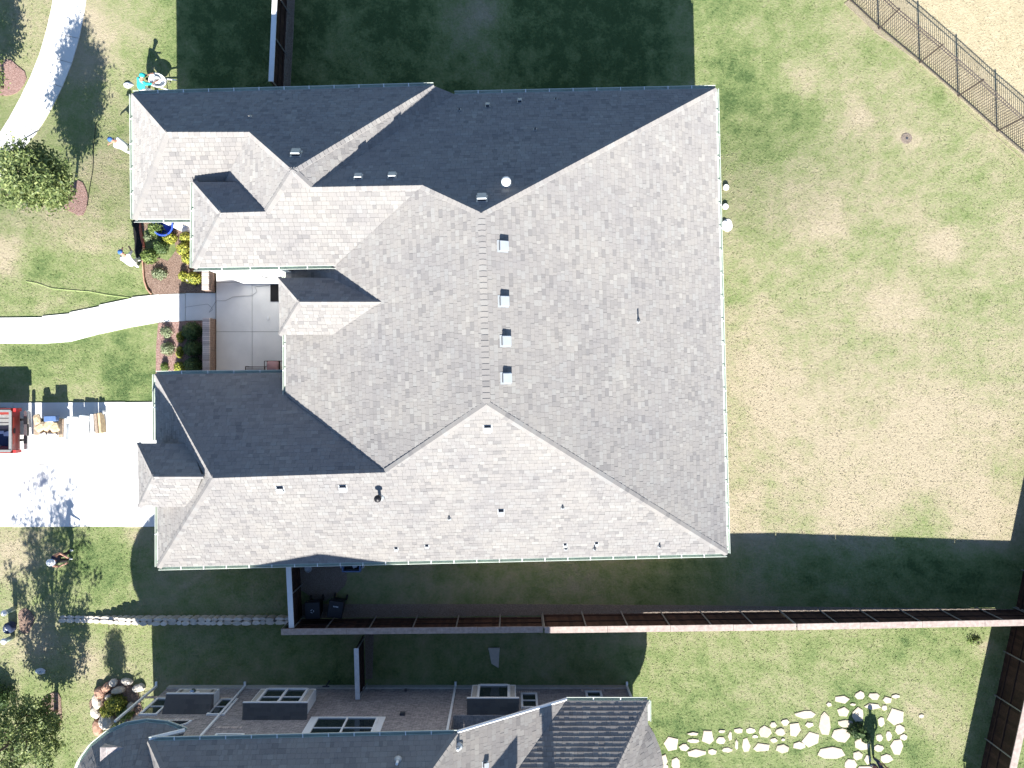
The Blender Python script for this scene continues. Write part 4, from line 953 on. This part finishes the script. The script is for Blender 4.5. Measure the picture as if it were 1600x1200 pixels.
shrub(-2, 1090, 30, 26, 1.0, 'leaf_dark', 'dark shrub cut by the frame beyond the tall oak', 1100, .07)
# the mass of evergreen whose rounded shadow lies by the stone edged bed
tree('evergreen_tree', Vector((-17.3, -18.0, 0)), 3.6, 1.0, 2.5, 1.1, 4500, 'broad evergreen by the turret, known by its rounded shadow', 'leaf_dark', nb=20)

# ------------------------------------------------------------------ people
def person(base, yaw, label, top, legs, cap='cap_blue', bend=20, hands=((.25, .45, 1.0), (-.25, .45, 1.0)), hip=.93, stride=.12, feet_m='black_plastic', hat=None, sleeve=None, spread=.11):
    t = empty('person', base, label, 'person', 'people working outside the houses', rz=0)
    Rz = Matrix.Rotation(yaw, 3, 'Z'); b_ = math.radians(bend)
    hipc = Vector((0, -.25 * math.sin(b_), hip))
    ax = Vector((0, math.sin(b_), math.cos(b_)))
    def onb(d): return hipc + ax * d
    J = []; Ed = []; Ra = []; Cl = []
    def j(p, r, c, par=None):
        J.append(Vector(p)); Ra.append(r); Cl.append(c)
        if par is not None: Ed.append((par, len(J) - 1))
        return len(J) - 1
    pel = j(hipc, (.18, .14), 'L'); wa = j(onb(.18), (.175, .14), 'T', pel); chs = j(onb(.38), (.20, .15), 'T', wa); nk = j(onb(.52), (.065, .06), 'S', chs)
    hax = Vector((0, math.sin(b_ * .8 + .15), math.cos(b_ * .8 + .15)))
    hd1 = j(onb(.52) + hax * .10, (.075, .085), 'S', nk); hd2 = j(onb(.52) + hax * .20, (.082, .098), 'S', hd1); hd3 = j(onb(.52) + hax * .27, (.06, .07), 'H', hd2)
    for s, hnd in ((1, hands[0]), (-1, hands[1])):
        sh = j(onb(.44) + Vector((s * .19, 0, 0)), (.08, .08), 'T', chs); hp = Vector(hnd); shp = J[sh]; d = hp - shp
        L = min(d.length, .56); hp = shp + d.normalized() * L; bow = math.sqrt(max(0, .29 ** 2 - (L / 2) ** 2)); el = (shp + hp) / 2 + Vector((s * .6, -.3, -.7)).normalized() * bow
        e_ = j(el, (.055, .055), sleeve or 'T', sh); w_ = j(hp, (.028, .026), 'S', e_); dn = (hp - el).normalized(); pm_ = j(hp + dn * .07, (.038, .02), 'S', w_)
        side = dn.cross(Vector((0, 0, 1))).normalized()
        for k, (o_, l_) in enumerate(((-.028, .07), (-.010, .08), (.010, .078), (.028, .06))):
            f1 = j(hp + dn * .10 + side * o_, (.0095, .0095), 'S', pm_); f2 = j(J[f1] + dn * l_ * .55 + Vector((0, 0, -.008)), (.0085, .0085), 'S', f1); j(J[f2] + dn * l_ * .4 + Vector((0, 0, -.022)), (.007, .007), 'S', f2)
        th = j(hp + dn * .045 + side * s * .035, (.011, .011), 'S', w_); j(J[th] + dn * .04 + side * s * .015, (.009, .009), 'S', th)
        fy = s * stride; hpj = j(hipc + Vector((s * .095, 0, -.05)), (.115, .12), 'L', pel); ft = Vector((s * spread, fy, .085)); hl = (J[hpj] - ft).length
        kb = math.sqrt(max(0, .43 ** 2 - min(hl / 2, .43) ** 2)); kn = j((J[hpj] + ft) / 2 + Vector((0, 1, .0)) * kb, (.08, .085), 'L', hpj); an = j(ft, (.055, .058), 'L', kn); ba = j(ft + Vector((0, .10, -.045)), (.045, .032), 'F', an); j(ft + Vector((0, .17, -.055)), (.035, .025), 'F', ba)
    me = bpy.data.meshes.new('skel'); me.from_pydata([tuple(p) for p in J], Ed, []); ob = bpy.data.objects.new('skel', me); C.objects.link(ob)
    md = ob.modifiers.new('skin', 'SKIN'); sv = me.skin_vertices[0].data
    for i, r_ in enumerate(Ra): sv[i].radius = r_; sv[i].use_root = (i == 0)
    sb = ob.modifiers.new('sub', 'SUBSURF'); sb.levels = 1; sb.render_levels = 1
    dg = bpy.context.evaluated_depsgraph_get(); m2 = bpy.data.meshes.new_from_object(ob.evaluated_get(dg)); bpy.data.objects.remove(ob)
    m2.materials.clear()
    ml = {'T': M[top], 'L': M[legs], 'S': M['skin'], 'H': M['hair'], 'F': M[feet_m]}; keys = list(ml)
    for k in keys: m2.materials.append(ml[k])
    segs = [(J[a], J[b], Cl[b]) for a, b in Ed]
    for p in m2.polygons:
        c = p.center; best = 9; kc = 'T'
        for a, b, cl in segs:
            e = b - a; tt = max(0, min(1, (c - a).dot(e) / max(e.length_squared, 1e-6))); d = (c - a - e * tt).length
            if d < best: best = d; kc = cl
        p.material_index = keys.index(kc); p.use_smooth = True
    o = bpy.data.objects.new('body', m2); C.objects.link(o); o.parent = t; o.rotation_euler = (0, 0, yaw)
    hc = onb(.52) + hax * .20; fwd = Vector((0, math.cos(b_ * .8 + .15), -math.sin(b_ * .8 + .15)))
    if hat:
        q = MB(); side = Vector((1, 0, 0)); rings = []
        br = .16 if hat[1] == 'brim' else .108
        pr = [(br, .015), (.108, .02), (.104, .07), (.075, .115), (.0, .13)]; vs_ = []; n = 16
        for r_, z in pr:
            for i in range(n):
                a = 2 * math.pi * i / n; vs_.append(hc + (side * math.cos(a) + fwd * math.sin(a) * 1.15) * r_ + hax * z)
        q.add(vs_, [(k * n + i, k * n + (i + 1) % n, (k + 1) * n + (i + 1) % n, (k + 1) * n + i) for k in range(len(pr) - 1) for i in range(n)], 0)
        if hat[1] == 'cap': q.add([hc + side * -.07 + fwd * .10 + hax * .03, hc + side * .07 + fwd * .10 + hax * .03, hc + side * .06 + fwd * .20 + hax * .02, hc - side * .06 + fwd * .20 + hax * .02], [(0, 1, 2, 3)], 0)
        q.v = [tuple(Rz @ Vector(v)) for v in q.v]
        h_ = q.build('hat', M[hat[0]], t, True, at=(0, 0, 0)); h_.location = (0, 0, 0)
    q = MB(); q.lathe([(.001, .0), (.011, .01), (.013, .03), (.006, .05)], hc + fwd * .098, 6)
    for s in (-1, 1): q.lathe([(.001, -.012), (.012, 0), (.001, .012)], hc + fwd * .09 + Vector((s * .032, 0, 0)) + hax * .02, 6, 1); q.lathe([(.001, -.03), (.014, 0), (.001, .03)], hc + Vector((s * .088, 0, 0)), 6, 0)
    q.v = [tuple(Rz @ Vector(v)) for v in q.v]
    f_ = q.build('face', [M['skin'], M['hair']], t, True, at=(0, 0, 0)); f_.location = (0, 0, 0)
    return t
person(G(238, 146), math.radians(-38), 'person in turquoise shirt leaning over a white wheelbarrow', 'teal', 'white', bend=42, hands=((.30, .55, .85), (-.05, .62, .95)), hat=('teal', 'cap'))
person(G(207, 237), math.radians(70), 'person in white overalls and blue cap standing against the house eave', 'white', 'white', bend=26, hands=((-.15, .55, 1.0), (.15, .5, .9)), hat=('cap_blue', 'cap'))
person(G(219, 412), math.radians(28), 'person in white clothes and blue cap bending beside the planting bed', 'white', 'white', bend=38, hands=((.22, .5, .9), (-.1, .55, .95)), hat=('cap_blue', 'cap'), feet_m='stone')
person(G(109, 866), math.radians(-95), 'person in navy shirt and round white hat on the lower front lawn', 'cloth_navy', 'cloth_dark', bend=8, hands=((.18, .35, 1.05), (-.18, .38, 1.1)), hat=('white', 'brim'), feet_m='white', sleeve='S', stride=.0, spread=.19)
person(G(1362, 1189), math.radians(15), 'person in dark jeans standing on the garden stones, cut by the frame', 'denim', 'denim', bend=2, hands=((.24, .12, .85), (-.24, .12, .85)), hat=('cap_blue', 'cap'))

# ------------------------------------------------------------------ wheelbarrow
wb = empty('wheelbarrow', G(254, 133), 'white rimmed wheelbarrow with grey tray beside the turquoise clad person', 'wheelbarrow')
c = org(wb); an = math.radians(-18)
def W_(x, y, z): return c + Matrix.Rotation(an, 3, 'Z') @ Vector((x, y, z))
def loopy(z, sx, sy): return [W_(sx * math.cos(a) * (1 + .08 * math.cos(a)), sy * math.sin(a), z) for a in [2 * math.pi * i / 16 for i in range(16)]]
b = MB(); A_ = loopy(.62, .40, .30); B_ = loopy(.40, .25, .19); A2 = loopy(.62, .375, .275); B2 = loopy(.42, .24, .18)
b.add(A_ + B_, [(i, 16 + i, 16 + (i + 1) % 16, (i + 1) % 16) for i in range(16)], 0); b.add(A2 + B2, [(i, (i + 1) % 16, 16 + (i + 1) % 16, 16 + i) for i in range(16)] + [tuple(range(16, 32))], 1)
b.add(A_ + A2, [(i, (i + 1) % 16, 16 + (i + 1) % 16, 16 + i) for i in range(16)], 0); b.build('tray', [M['white'], M['lightgrey']], wb)
b = MB(); b.tube(A_ + [A_[0]], .022, 6); b.build('rim', M['white'], wb)
for s in (-1, 1):
    b = MB(); b.tube([W_(-.45, s * .06, .2), W_(.1, s * .2, .38), W_(.85, s * .27, .62)], .03, 8); b.build('handle', M['white'], wb)
    b = MB(); b.tube([W_(.25, s * .2, .40), W_(.32, s * .2, .02)], .02, 6); b.build('leg', M['steel'], wb)
b = MB(); b.lathe([(.06, -.04), (.19, -.045), (.2, 0), (.19, .045), (.06, .04)], (0, 0, 0), 18); b.v = [tuple(W_(-.5 + v[0], v[2], .2 + v[1])) for v in b.v]; b.build('wheel', M['tyre'], wb)
b = MB(); b.lathe([(.16, 0), (.15, .22), (.12, .22), (.11, .03), (0.001, .03)], W_(-.02, .02, .42), 16); tag(b.build('bucket', M['white'], at=W_(0, 0, .42)), 'white round bucket sitting in the wheelbarrow tray', 'bucket')

# ------------------------------------------------------------------ pickup truck
TX, TY = -21.35, -2.02
tr = empty('pickup_truck', (TX - 2.8, TY, .04), 'red pickup truck with open ribbed bed parked on the driveway', 'truck')
def tb_(name, parts, mats, par=tr):
    b = MB()
    for p in parts: (b.bevbox if len(p) > 3 else b.box)(Vector(p[0]) + Vector((TX, TY, 0)), p[1], *( [p[3]] if len(p) > 3 else []), 0, p[2]) if len(p) > 3 else b.box(Vector(p[0]) + Vector((TX, TY, 0)), p[1], 0, p[2])
    return b.build(name, mats, par)
hw = .97
tb_('body', [((-1.35, hw - .06, .93), (2.25, .12, .76), 0), ((-1.35, -hw + .06, .93), (2.25, .12, .76), 0), ((-2.45, 0, .95), (.10, 1.74, .74), 0), ((-3.9, 0, .80), (2.75, 1.92, .70), 0, .06), ((-1.35, hw - .2, .9), (2.2, .14, .5), 0), ((-1.35, -hw + .2, .9), (2.2, .14, .5), 0)], [M['truck_red']])
tb_('tailgate', [((-.22, 0, 1.0), (.08, 1.72, .58), 0), ((-.175, 0, 1.04), (.02, 1.2, .25), 0)], [M['truck_red']])
tb_('tailgate_handle', [((-.155, 0, 1.14), (.03, .22, .09), 0)], [M['black_plastic']])
bf = tb_('bed_liner', [((-1.3, 0, .68), (2.15, 1.56, .04), 0)], [M['liner']])
for k in range(8): tb_('rib', [((-1.3, -.68 + .19 * k + .0, .71), (2.1, .09, .03), 0)], [M['liner']], bf)
tb_('bed_rail', [((-1.3, .86, 1.325), (2.2, .10, .035), 0), ((-1.3, -.86, 1.325), (2.2, .10, .035), 0), ((-.235, 0, 1.305), (.12, 1.72, .03), 0)], [M['liner']])
tb_('bumper', [((.02, 0, .58), (.16, 1.72, .17), 0, .03), ((.085, 0, .60), (.06, .5, .10), 1)], [M['chrome'], M['black_plastic']])
for s in (-1, 1):
    tb_('bumper_pad', [((.03, s * .42, .675), (.15, .34, .025), 0)], [M['black_plastic']])
    tb_('tail_light', [((-.12, s * .90, 1.0), (.12, .13, .42), 0)], [M['lamp_red']])
    tb_('wheel_arch', [((-1.35, s * .72, .84), (.95, .17, .26), 0, .04)], [M['liner']])
    for x in (-1.4, -4.7):
        b = MB(); b.lathe([(.2, -.12), (.37, -.12), (.39, -.05), (.39, .05), (.37, .12), (.2, .12)], (0, 0, 0), 22, 0); b.lathe([(0.001, .09 * s), (.2, .11 * s)], (0, 0, 0), 16, 1)
        b.v = [(TX + x + v[0], TY + s * .85 + v[2], .42 + v[1]) for v in b.v]; b.build('wheel', [M['tyre'], M['chrome']], tr)
tb_('cab', [((-3.3, 0, 1.42), (1.55, 1.68, .62), 0, .16)], [M['truck_red']]); tb_('rear_window', [((-2.515, 0, 1.42), (.02, 1.3, .34), 0)], [M['glass']])
tb_('hood', [((-4.75, 0, 1.14), (1.1, 1.78, .12), 0, .05)], [M['truck_red']]); tb_('windshield', [((-4.09, 0, 1.42), (.03, 1.4, .36), 0)], [M['glass']])
b = MB(); b.box((TX - 1.45, TY - .38, .80), (1.9, .72, .14)); b.box((TX - .6, TY - .2, .9), (.3, .3, .08), .3)
tag(b.build('tarp', M['navy'], at=(TX - 1.45, TY - .38, .73)), 'dark navy sheet folded along one side of the truck bed', 'tarp')
# shadowed plate under the truck bed: chassis
tb_('chassis', [((-2.6, .45, .5), (4.8, .1, .14), 0), ((-2.6, -.45, .5), (4.8, .1, .14), 0), ((-1.4, 0, .42), (.12, 1.5, .12), 0)], [M['black_plastic']])

# ------------------------------------------------------------------ building materials on the drive
def stackbox(name, x0, x1, y0, y1, z0, z1, m, label, cat, rz=0, group='materials piled on the driveway', bev=.02):
    a, c_ = P(x0, y0, z1), P(x1, y1, z1); cx, cy = (a.x + c_.x) / 2, (a.y + c_.y) / 2; b = MB()
    b.bevbox((cx, cy, (z0 + z1) / 2), (abs(c_.x - a.x), abs(a.y - c_.y), z1 - z0), bev, rz); return tag(b.build(name, M[m], at=(cx, cy, z0)), label, cat, group)
def sack(px, py, z, lx, ly, h, rz, m, label):
    c = P(px, py, z + h); b = MB(); n = 14; vs_ = []
    for r_, zz in ((.75, 0), (1, h * .4), (.92, h * .8), (.5, h)):
        for i in range(n):
            a = 2 * math.pi * i / n; ca, sa = math.cos(a), math.sin(a); q = Vector((lx / 2 * r_ * math.copysign(abs(ca) ** .55, ca), ly / 2 * r_ * math.copysign(abs(sa) ** .55, sa), 0)); q = Matrix.Rotation(rz, 3, 'Z') @ q
            vs_.append((c.x + q.x, c.y + q.y, z + zz + U(-.015, .015)))
    b.add(vs_, [(k * n + i, k * n + (i + 1) % n, (k + 1) * n + (i + 1) % n, (k + 1) * n + i) for k in range(3) for i in range(n)] + [tuple(range(3 * n, 4 * n)), tuple(range(n - 1, -1, -1))], 0, R())
    return tag(b.build('sack', M[m], at=(c.x, c.y, z)), label, 'sack', 'materials piled on the driveway')
stackbox('crate', 52, 91, 654, 680, .04, .72, 'timber', 'wooden crate under the tan sacks nearest the truck', 'crate')
for i, (x, y, z, lx, ly, h, rz, m, lb) in enumerate([(57, 656, .72, .32, .5, .16, .2, 'tan', 'tan sack at the truck end of the pile'), (62, 667, .72, .55, .34, .18, .6, 'tan', 'tan sack lying across the front of the pile'), (73, 664, .74, .34, .6, .2, -.7, 'tan', 'tan sack lying slantwise in the middle of the pile'), (84, 668, .72, .4, .42, .16, .3, 'tan', 'creased tan sack beside the white trestle'), (80, 681, .72, .45, .25, .12, 0, 'white', 'white sack drooping from the lower edge of the pile'), (66, 680, .72, .3, .22, .12, .4, 'white', 'white sack beside the drooping one')]): sack(x, y, z, lx, ly, h, rz, m, lb)
stackbox('toolbox', 68, 87, 650, 658.5, .72, .98, 'blue_dull', 'grey blue toolbox on the pile of tan sacks', 'toolbox', .03)
stackbox('board', 89.5, 103, 653, 687, .04, .34, 'lightgrey', 'stack of mottled pale boards beside the sacks', 'boards', -.04)
stackbox('plank', 92, 99, 654, 684, .345, .40, 'timber', 'paint spotted plank lying on the pale boards', 'plank', -.05)
stackbox('box', 104, 122, 651, 662, .04, .55, 'white', 'white carton next to the pale boards', 'box', -.05)
stackbox('box', 107, 116, 662, 669, .04, .28, 'lightgrey', 'small grey carton in front of the white one', 'box', .03)
stackbox('box', 123, 139, 649, 656, .04, .56, 'lightgrey', 'grey carton behind the white draped one', 'box', -.1)
stackbox('box', 122, 138, 656.5, 678, .04, .46, 'cloth_white', 'cloth draped white carton in the middle of the row', 'box', .02)
stackbox('plank', 141, 146, 647, 676, .04, .50, 'white', 'white painted plank beside the brown ones', 'plank', .05)
stackbox('plank', 147, 152, 646, 678, .04, .53, 'timber', 'brown plank next to the white painted one', 'plank', .09)
stackbox('plank', 153, 157, 645, 677, .04, .48, 'tan', 'paler brown plank at the house end of the row', 'plank', .09)
b = MB(); pz = G(163, 644); b.tube([pz + Vector((0, 0, .06)), pz + Vector((.03, -.7, .06))], .05, 10); b.lathe([(.0, .0), (.10, 0), (.10, .22), (.08, .24), (.0, .24)], pz, 14); tag(b.build('paint_roller', M['lightgrey'], at=pz), 'grey can with pale roller pole at the house end of the pile', 'roller')

# ------------------------------------------------------------------ small things round the house
b = MB(); c = G(261, 356); b.lathe([(.30, .0), (.42, .42), (.46, .44), (.46, .47), (.40, .47), (.29, .04), (.001, .04)], c, 26); tag(b.build('tub', M['blue_plastic'], at=c), 'bright blue round tub under the eave by the shrubs', 'tub')
b = MB(); q = [G(243, 343), G(288, 363.5), G(305, 363), G(305, 330), G(243, 325)]
b.prism([(p.x, p.y) for p in q], .04, .1); q2 = [G(247, 343), G(288, 362), G(304, 361), G(304, 331), G(247, 326)]; b.prism([(p.x, p.y) for p in q2], .099, .13)
tag(b.build('drop_cloth', M['cloth_white'], at=(q[1].x, q[1].y, .04)), 'white drop cloth spread beneath the front eave beside the blue tub', 'cloth')
b = MB(); c = G(296, 437); b.add([c + Vector(v) for v in ((-.15, .25, 0), (.16, -.05, 0), (-.1, -.2, 0), (-.06, 0, .28))], [(0, 1, 2), (0, 3, 1), (1, 3, 2), (2, 3, 0)]); tag(b.build('rock', M['flag'], at=c), 'pointed white stone between the yellow plants', 'rock')
# black sheeting strip, orange board, steel edging, hose
def ribbon(name, pts, wd, up, m, label, cat, th=.02, wave=.0):
    b = MB(); ps = [G(x, y) for x, y in pts]; n = len(ps); vs_ = []
    for i, p in enumerate(ps):
        d = ps[min(i + 1, n - 1)] - ps[max(i - 1, 0)]; s = Vector((-d.y, d.x, 0)).normalized(); w_ = wd[i] if isinstance(wd, list) else wd
        z = up + (wave * math.sin(i * 2.1))
        vs_ += [p + s * w_ / 2 + Vector((0, 0, z)), p - s * w_ / 2 + Vector((0, 0, z)), p - s * w_ / 2 + Vector((0, 0, -.02)), p + s * w_ / 2 + Vector((0, 0, -.02))]
    fs_ = [(i * 4 + k, i * 4 + (k + 1) % 4, (i + 1) * 4 + (k + 1) % 4, (i + 1) * 4 + k) for i in range(n - 1) for k in range(4)] + [(3, 2, 1, 0), tuple(range(4 * n - 4, 4 * n))]
    b.add(vs_, fs_); o = b.build(name, M[m], at=ps[0]); return tag(o, label, cat)
ribbon('sheeting', [(213, 336), (213, 352), (214, 365), (217, 380), (216, 392), (217, 402), (221, 410)], [.25, .27, .29, .34, .3, .24, .12], .04, 'rubber', 'black plastic sheeting strip laid between lawn and planting bed', 'sheeting', wave=.015)
ribbon('board', [(219.5, 345), (220, 360), (223, 375), (227, 391)], [.05, .10, .12, .04], .07, 'orange', 'thin orange red board leaning at the bed edge', 'board')
ribbon('bed_edging', [(224.5, 408), (225.5, 425), (227, 440), (231, 452), (237, 459.5)], .05, .14, 'rust_stone', 'rusty curved steel edging between lawn and mulch', 'edging')
def cable(name, pts, rad, m, label, cat, up=.03):
    b = MB(); pts = interp(pts, 40); b.tube([G(x, y, up) for x, y in pts], rad, 6); return tag(b.build(name, M[m], at=G(*pts[0])), label, cat)
cable('hose', [(40, 440), (58, 443), (80, 451), (110, 454), (140, 456), (165, 461), (204, 466)], .012, 'hose', 'pale green garden hose lying across the front lawn', 'hose')
cable('cord', [(150, 192), (146, 230), (145, 265), (139, 300), (136, 322)], .012, 'rubber', 'thin dark cord lying on the lawn beside the oak', 'cord')
cable('cord', [(0, 235), (25, 224), (50, 210), (62, 203)], .012, 'rubber', 'thin dark cord crossing the curved side path', 'cord', .06)
cable('cord', [(289, 480), (310, 477), (325, 475), (333, 483), (326, 489), (338, 470), (352, 470), (364, 464), (380, 462.5), (394, 462), (402, 455), (398, 448), (410, 447), (420, 446)], .008, 'steel', 'thin grey cord wandering over the shaded patio', 'cord', .18)
b = MB(); c = G(430, 458, .17); b.bevbox((c.x, c.y, c.z + .012), (.42, .75, .025), .008); tag(b.build('doormat', M['rubber'], at=c), 'black doormat on the patio before the entry', 'doormat')
b = MB(); c = G(419.5, 497, .17); b.bevbox((c.x, c.y, c.z + .02), (.07, .15, .04), .01); tag(b.build('small_box', M['white'], at=c), 'tiny white package lying on the patio slab', 'package')
# patio chair and bench
ch = empty('patio_chair', G(431, 574, .16), 'patio chair with dusty pink cushion beside the garage gutter', 'chair'); c = org(ch)
b = MB(); b.bevbox(c + Vector((0, 0, .44)), (.52, .52, .12), .05); b.build('cushion', M['pink'], ch, True)
b = MB(); b.bevbox(c + Vector((0, 0, .36)), (.60, .58, .04), .02); b.build('seat', M['wood_dark'], ch)
for sx in (-1, 1):
    b = MB(); b.tube([c + Vector((sx * .32, -.28, .62)), c + Vector((sx * .32, .26, .62)), c + Vector((sx * .32, .28, .0))], .018, 6); b.build('armrest', M['iron'], ch)
    b = MB(); b.tube([c + Vector((sx * .28, -.28, 0)), c + Vector((sx * .28, -.3, .95))], .018, 6); b.build('leg', M['iron'], ch)
b = MB()
for k in range(6): b.tube([c + Vector((-.25 + .1 * k, -.3, .4)), c + Vector((-.25 + .1 * k, -.34, .95))], .01, 5)
b.tube([c + Vector((-.3, -.34, .95)), c + Vector((.3, -.34, .95))], .016, 6); b.build('backrest', M['iron'], ch)
bn = empty('bench', G(404, 580, .16), 'black iron bench with openwork seat beside the pink chair', 'bench'); c = org(bn)
for k in range(6): b = MB(); b.box(c + Vector((0, .18 - .09 * k, .44)), (.88, .035, .02)); b.build('slat', M['iron'], bn)
for sx in (-1, 1): b = MB(); b.tube([c + Vector((sx * .43, .2, 0)), c + Vector((sx * .43, .2, .46)), c + Vector((sx * .43, -.3, .46)), c + Vector((sx * .43, -.35, .85))], .02, 6); b.build('side_frame', M['iron'], bn)
b = MB(); b.tube([c + Vector((-.43, -.35, .85)), c + Vector((.43, -.35, .85))], .02, 6); b.tube([c + Vector((.2 * math.cos(a), -.35, .66 + .12 * math.sin(a))) for a in [i * .5 for i in range(13)]], .012, 5); b.build('backrest', M['iron'], bn)
# wheeled bins
def bin_(px, py, label, rz, mark):
    t = empty('wheeled_bin', G(px, py), label, 'bin', 'wheeled bins in the shaded side yard', rz=rz)
    def put(b, nm, m, par=t, sm=False): o = b.build(nm, m, par, sm, at=(0, 0, 0)); return o
    b = MB(); B0 = [(-.23, -.24), (.23, -.24), (.23, .24), (-.23, .24)]; T0 = [(-.31, -.34), (.31, -.34), (.31, .34), (-.31, .34)]
    b.add([(x, y, .05) for x, y in B0] + [(x, y, .98) for x, y in T0], [(3, 2, 1, 0), (0, 1, 5, 4), (1, 2, 6, 5), (2, 3, 7, 6), (3, 0, 4, 7)]); put(b, 'body', M['black_plastic'])
    b = MB(); b.bevbox((0, 0, 1.02), (.66, .74, .08), .03); lid = put(b, 'lid', M['black_plastic'])
    b = MB()
    if mark == 'text':
        for k in range(4): b.box((-.09 + .06 * k, .12, 1.063), (.035, .05, .004))
    else:
        for k in range(3): a = k * 2.094; b.box((.06 * math.cos(a), .06 * math.sin(a) - .02, 1.063), (.09, .02, .004), a + 1.57)
    put(b, 'emblem', M['lightgrey'], lid)
    b = MB(); b.tube([(-.26, .42, .98), (.26, .42, .98)], .016, 6); b.tube([(-.26, .34, .98), (-.26, .42, .98)], .016, 6); b.tube([(.26, .34, .98), (.26, .42, .98)], .016, 6); put(b, 'handle', M['black_plastic'])
    for s in (-1, 1):
        b = MB(); b.lathe([(.03, -.03), (.12, -.03), (.13, 0), (.12, .03), (.03, .03)], (0, 0, 0), 14); b.v = [(s * .27 + v[2], .33 + v[0], .13 + v[1]) for v in b.v]; put(b, 'wheel', M['tyre'])
bin_(497, 944, 'black wheeled bin with square lid and recycling arrows in the side yard', .05, 'arrows'); bin_(532, 942, 'black wheeled bin with pale lettering nearer the long side yard', -.15, 'text')
ut = empty('utility_tub', G(553, 878), 'dull blue open tub on stand half under the lower eave', 'tub'); c = org(ut)
b = MB(); b.box(c + Vector((0, 0, .3)), (.74, .5, .03), m=1); 
for s in (-1, 1): b.box(c + Vector((s * .38, 0, .45)), (.05, .62, .34)); b.box(c + Vector((0, s * .29, .45)), (.72, .05, .34))
b.build('tub', [M['blue_dull'], M['black_plastic']], ut)
b = MB(); b.box(c + Vector((.08, -.02, .36)), (.18, .32, .12), .4); b.build('insert', M['lightgrey'], ut)
for s in (-1, 1): b = MB(); b.box(c + Vector((s * .48, .0, .25)), (.06, .34, .5)); b.build('stand', M['lightgrey'], ut)
b = MB(); c = G(482, 888); b.lathe([(.02, 0), (.16, .01), (.17, .1), (.15, .12), (.13, .05), (.001, .05)], c, 9); tag(b.build('pan', M['lightgrey'], at=c), 'pale scalloped pan lying by the short side fence', 'pan')
# pale round discs by the back eave
for (x, y, lb) in ((1134, 293, 'white round disc beside the back eave, farthest from the grey pad'), (1133, 323, 'white round disc beside the back eave, between the other two'), (1132, 350, 'white round disc lying on the grey pad by the back eave')):
    b = MB(); c = G(x, y); b.lathe([(.13, -.02), (.14, .05), (.12, .10), (.001, .115)], c, 20); tag(b.build('garden_disc', M['white'], at=c), lb, 'disc', 'white round discs by the back eave')
drape('concrete_pad', blob(1136, 352, 9, 10, 14, .05), .02, .06, M['patio'], kind='structure')
b = MB(); c = G(1417, 216); b.lathe([(.0, .03), (.05, .03), (.06, .0)], c, 12, 0); b.lathe([(.06, .012), (.22, .010), (.26, -.01)], c, 14, 1); tag(b.build('sprinkler_head', [M['vent_dark'], M['earth']], at=c), 'sprinkler head in a worn pale ring on the back lawn', 'sprinkler')
# utility posts at the street edge
for (x, y, h, lb) in ((24, 950, .78, 'pale utility post with white cap, upper of the pair by the lawn edge'), (20, 995, .62, 'pale green utility post with white cap, lower of the pair')):
    t = empty('utility_post', G(x, y), lb, 'post', 'utility posts at the lawn edge'); c = org(t)
    b = MB(); b.tube([c, c + Vector((0, 0, h))], .10, 14); b.build('post', M['green_white'], t, True)
    b = MB(); b.lathe([(.125, h - .02), (.13, h + .05), (.08, h + .1), (.001, h + .11)], c, 16); b.build('cap', M['white'], t, True)
t = empty('water_barrel', G(20, 978), 'dark blue mottled drum between the two utility posts', 'drum'); c = org(t)
b = MB(); b.lathe([(.17, 0), (.2, .1), (.2, .38), (.17, .45), (.001, .47)], c, 18, sx=1, sy=1.25); b.build('drum', M['denim'], t, True); b = MB()
for k in range(6): b.box(c + Vector((U(-.08, .08), U(-.12, .12), .475)), (.05, .05, .01), R()); 
tag(b.build('debris', M['lightgrey'], t), kind='stuff')
drape('dirt_strip', blob(40, 970, 12, 20), .015, .05, M['mulch'], kind='structure')
for (x, y, m, lb) in ((200, 133, 'lightgrey', 'crumpled clear plastic bag on the grass near the turquoise clad person'), (64, 1049, 'lightgrey', 'crumpled pale plastic bag in the shade above the tall oak')):
    c = G(x, y); b = MB(); n = 12; vs_ = []
    for r_, z in ((1, 0), (.8, .05), (.5, .09), (.15, .07)):
        for i in range(n): vs_.append(c + Vector((math.cos(i * 6.283 / n) * .24 * r_ * U(.8, 1.2), math.sin(i * 6.283 / n) * .13 * r_ * U(.8, 1.2), z + U(-.01, .02))))
    b.add(vs_, [(k * n + i, k * n + (i + 1) % n, (k + 1) * n + (i + 1) % n, (k + 1) * n + i) for k in range(3) for i in range(n)]); tag(b.build('plastic_bag', M[m], at=c), lb, 'bag')
b = MB(); c = G(772, 1012); b.box(c + Vector((0, 0, .12)), (.5, .08, .1)); b.prism([(c.x - .25, c.y), (c.x + .25, c.y), (c.x + .2, c.y - .9), (c.x - .12, c.y - .7)], 0, .03); tag(b.build('reflected_light_patch', M['stucco'], at=c), 'pale patch for window light reflected onto the shaded neighbouring lawn', 'light patch')  # pale solid shape in place of sunlight reflected from a window
b = MB(); c = G(560, 1066) + Vector((0, 0, 0)); b.box(c + Vector((-1.3, .05, .3)), (.05, .05, .7)); b.box(c + Vector((-1.3, .05, .65)), (.3, .05, .05)); tag(b.build('garden_tap', M['vent_dark'], at=c), 'dark standpipe near the neighbouring wall and short fence', 'tap')
print('objects', len(bpy.data.objects), 'pickets', npk)
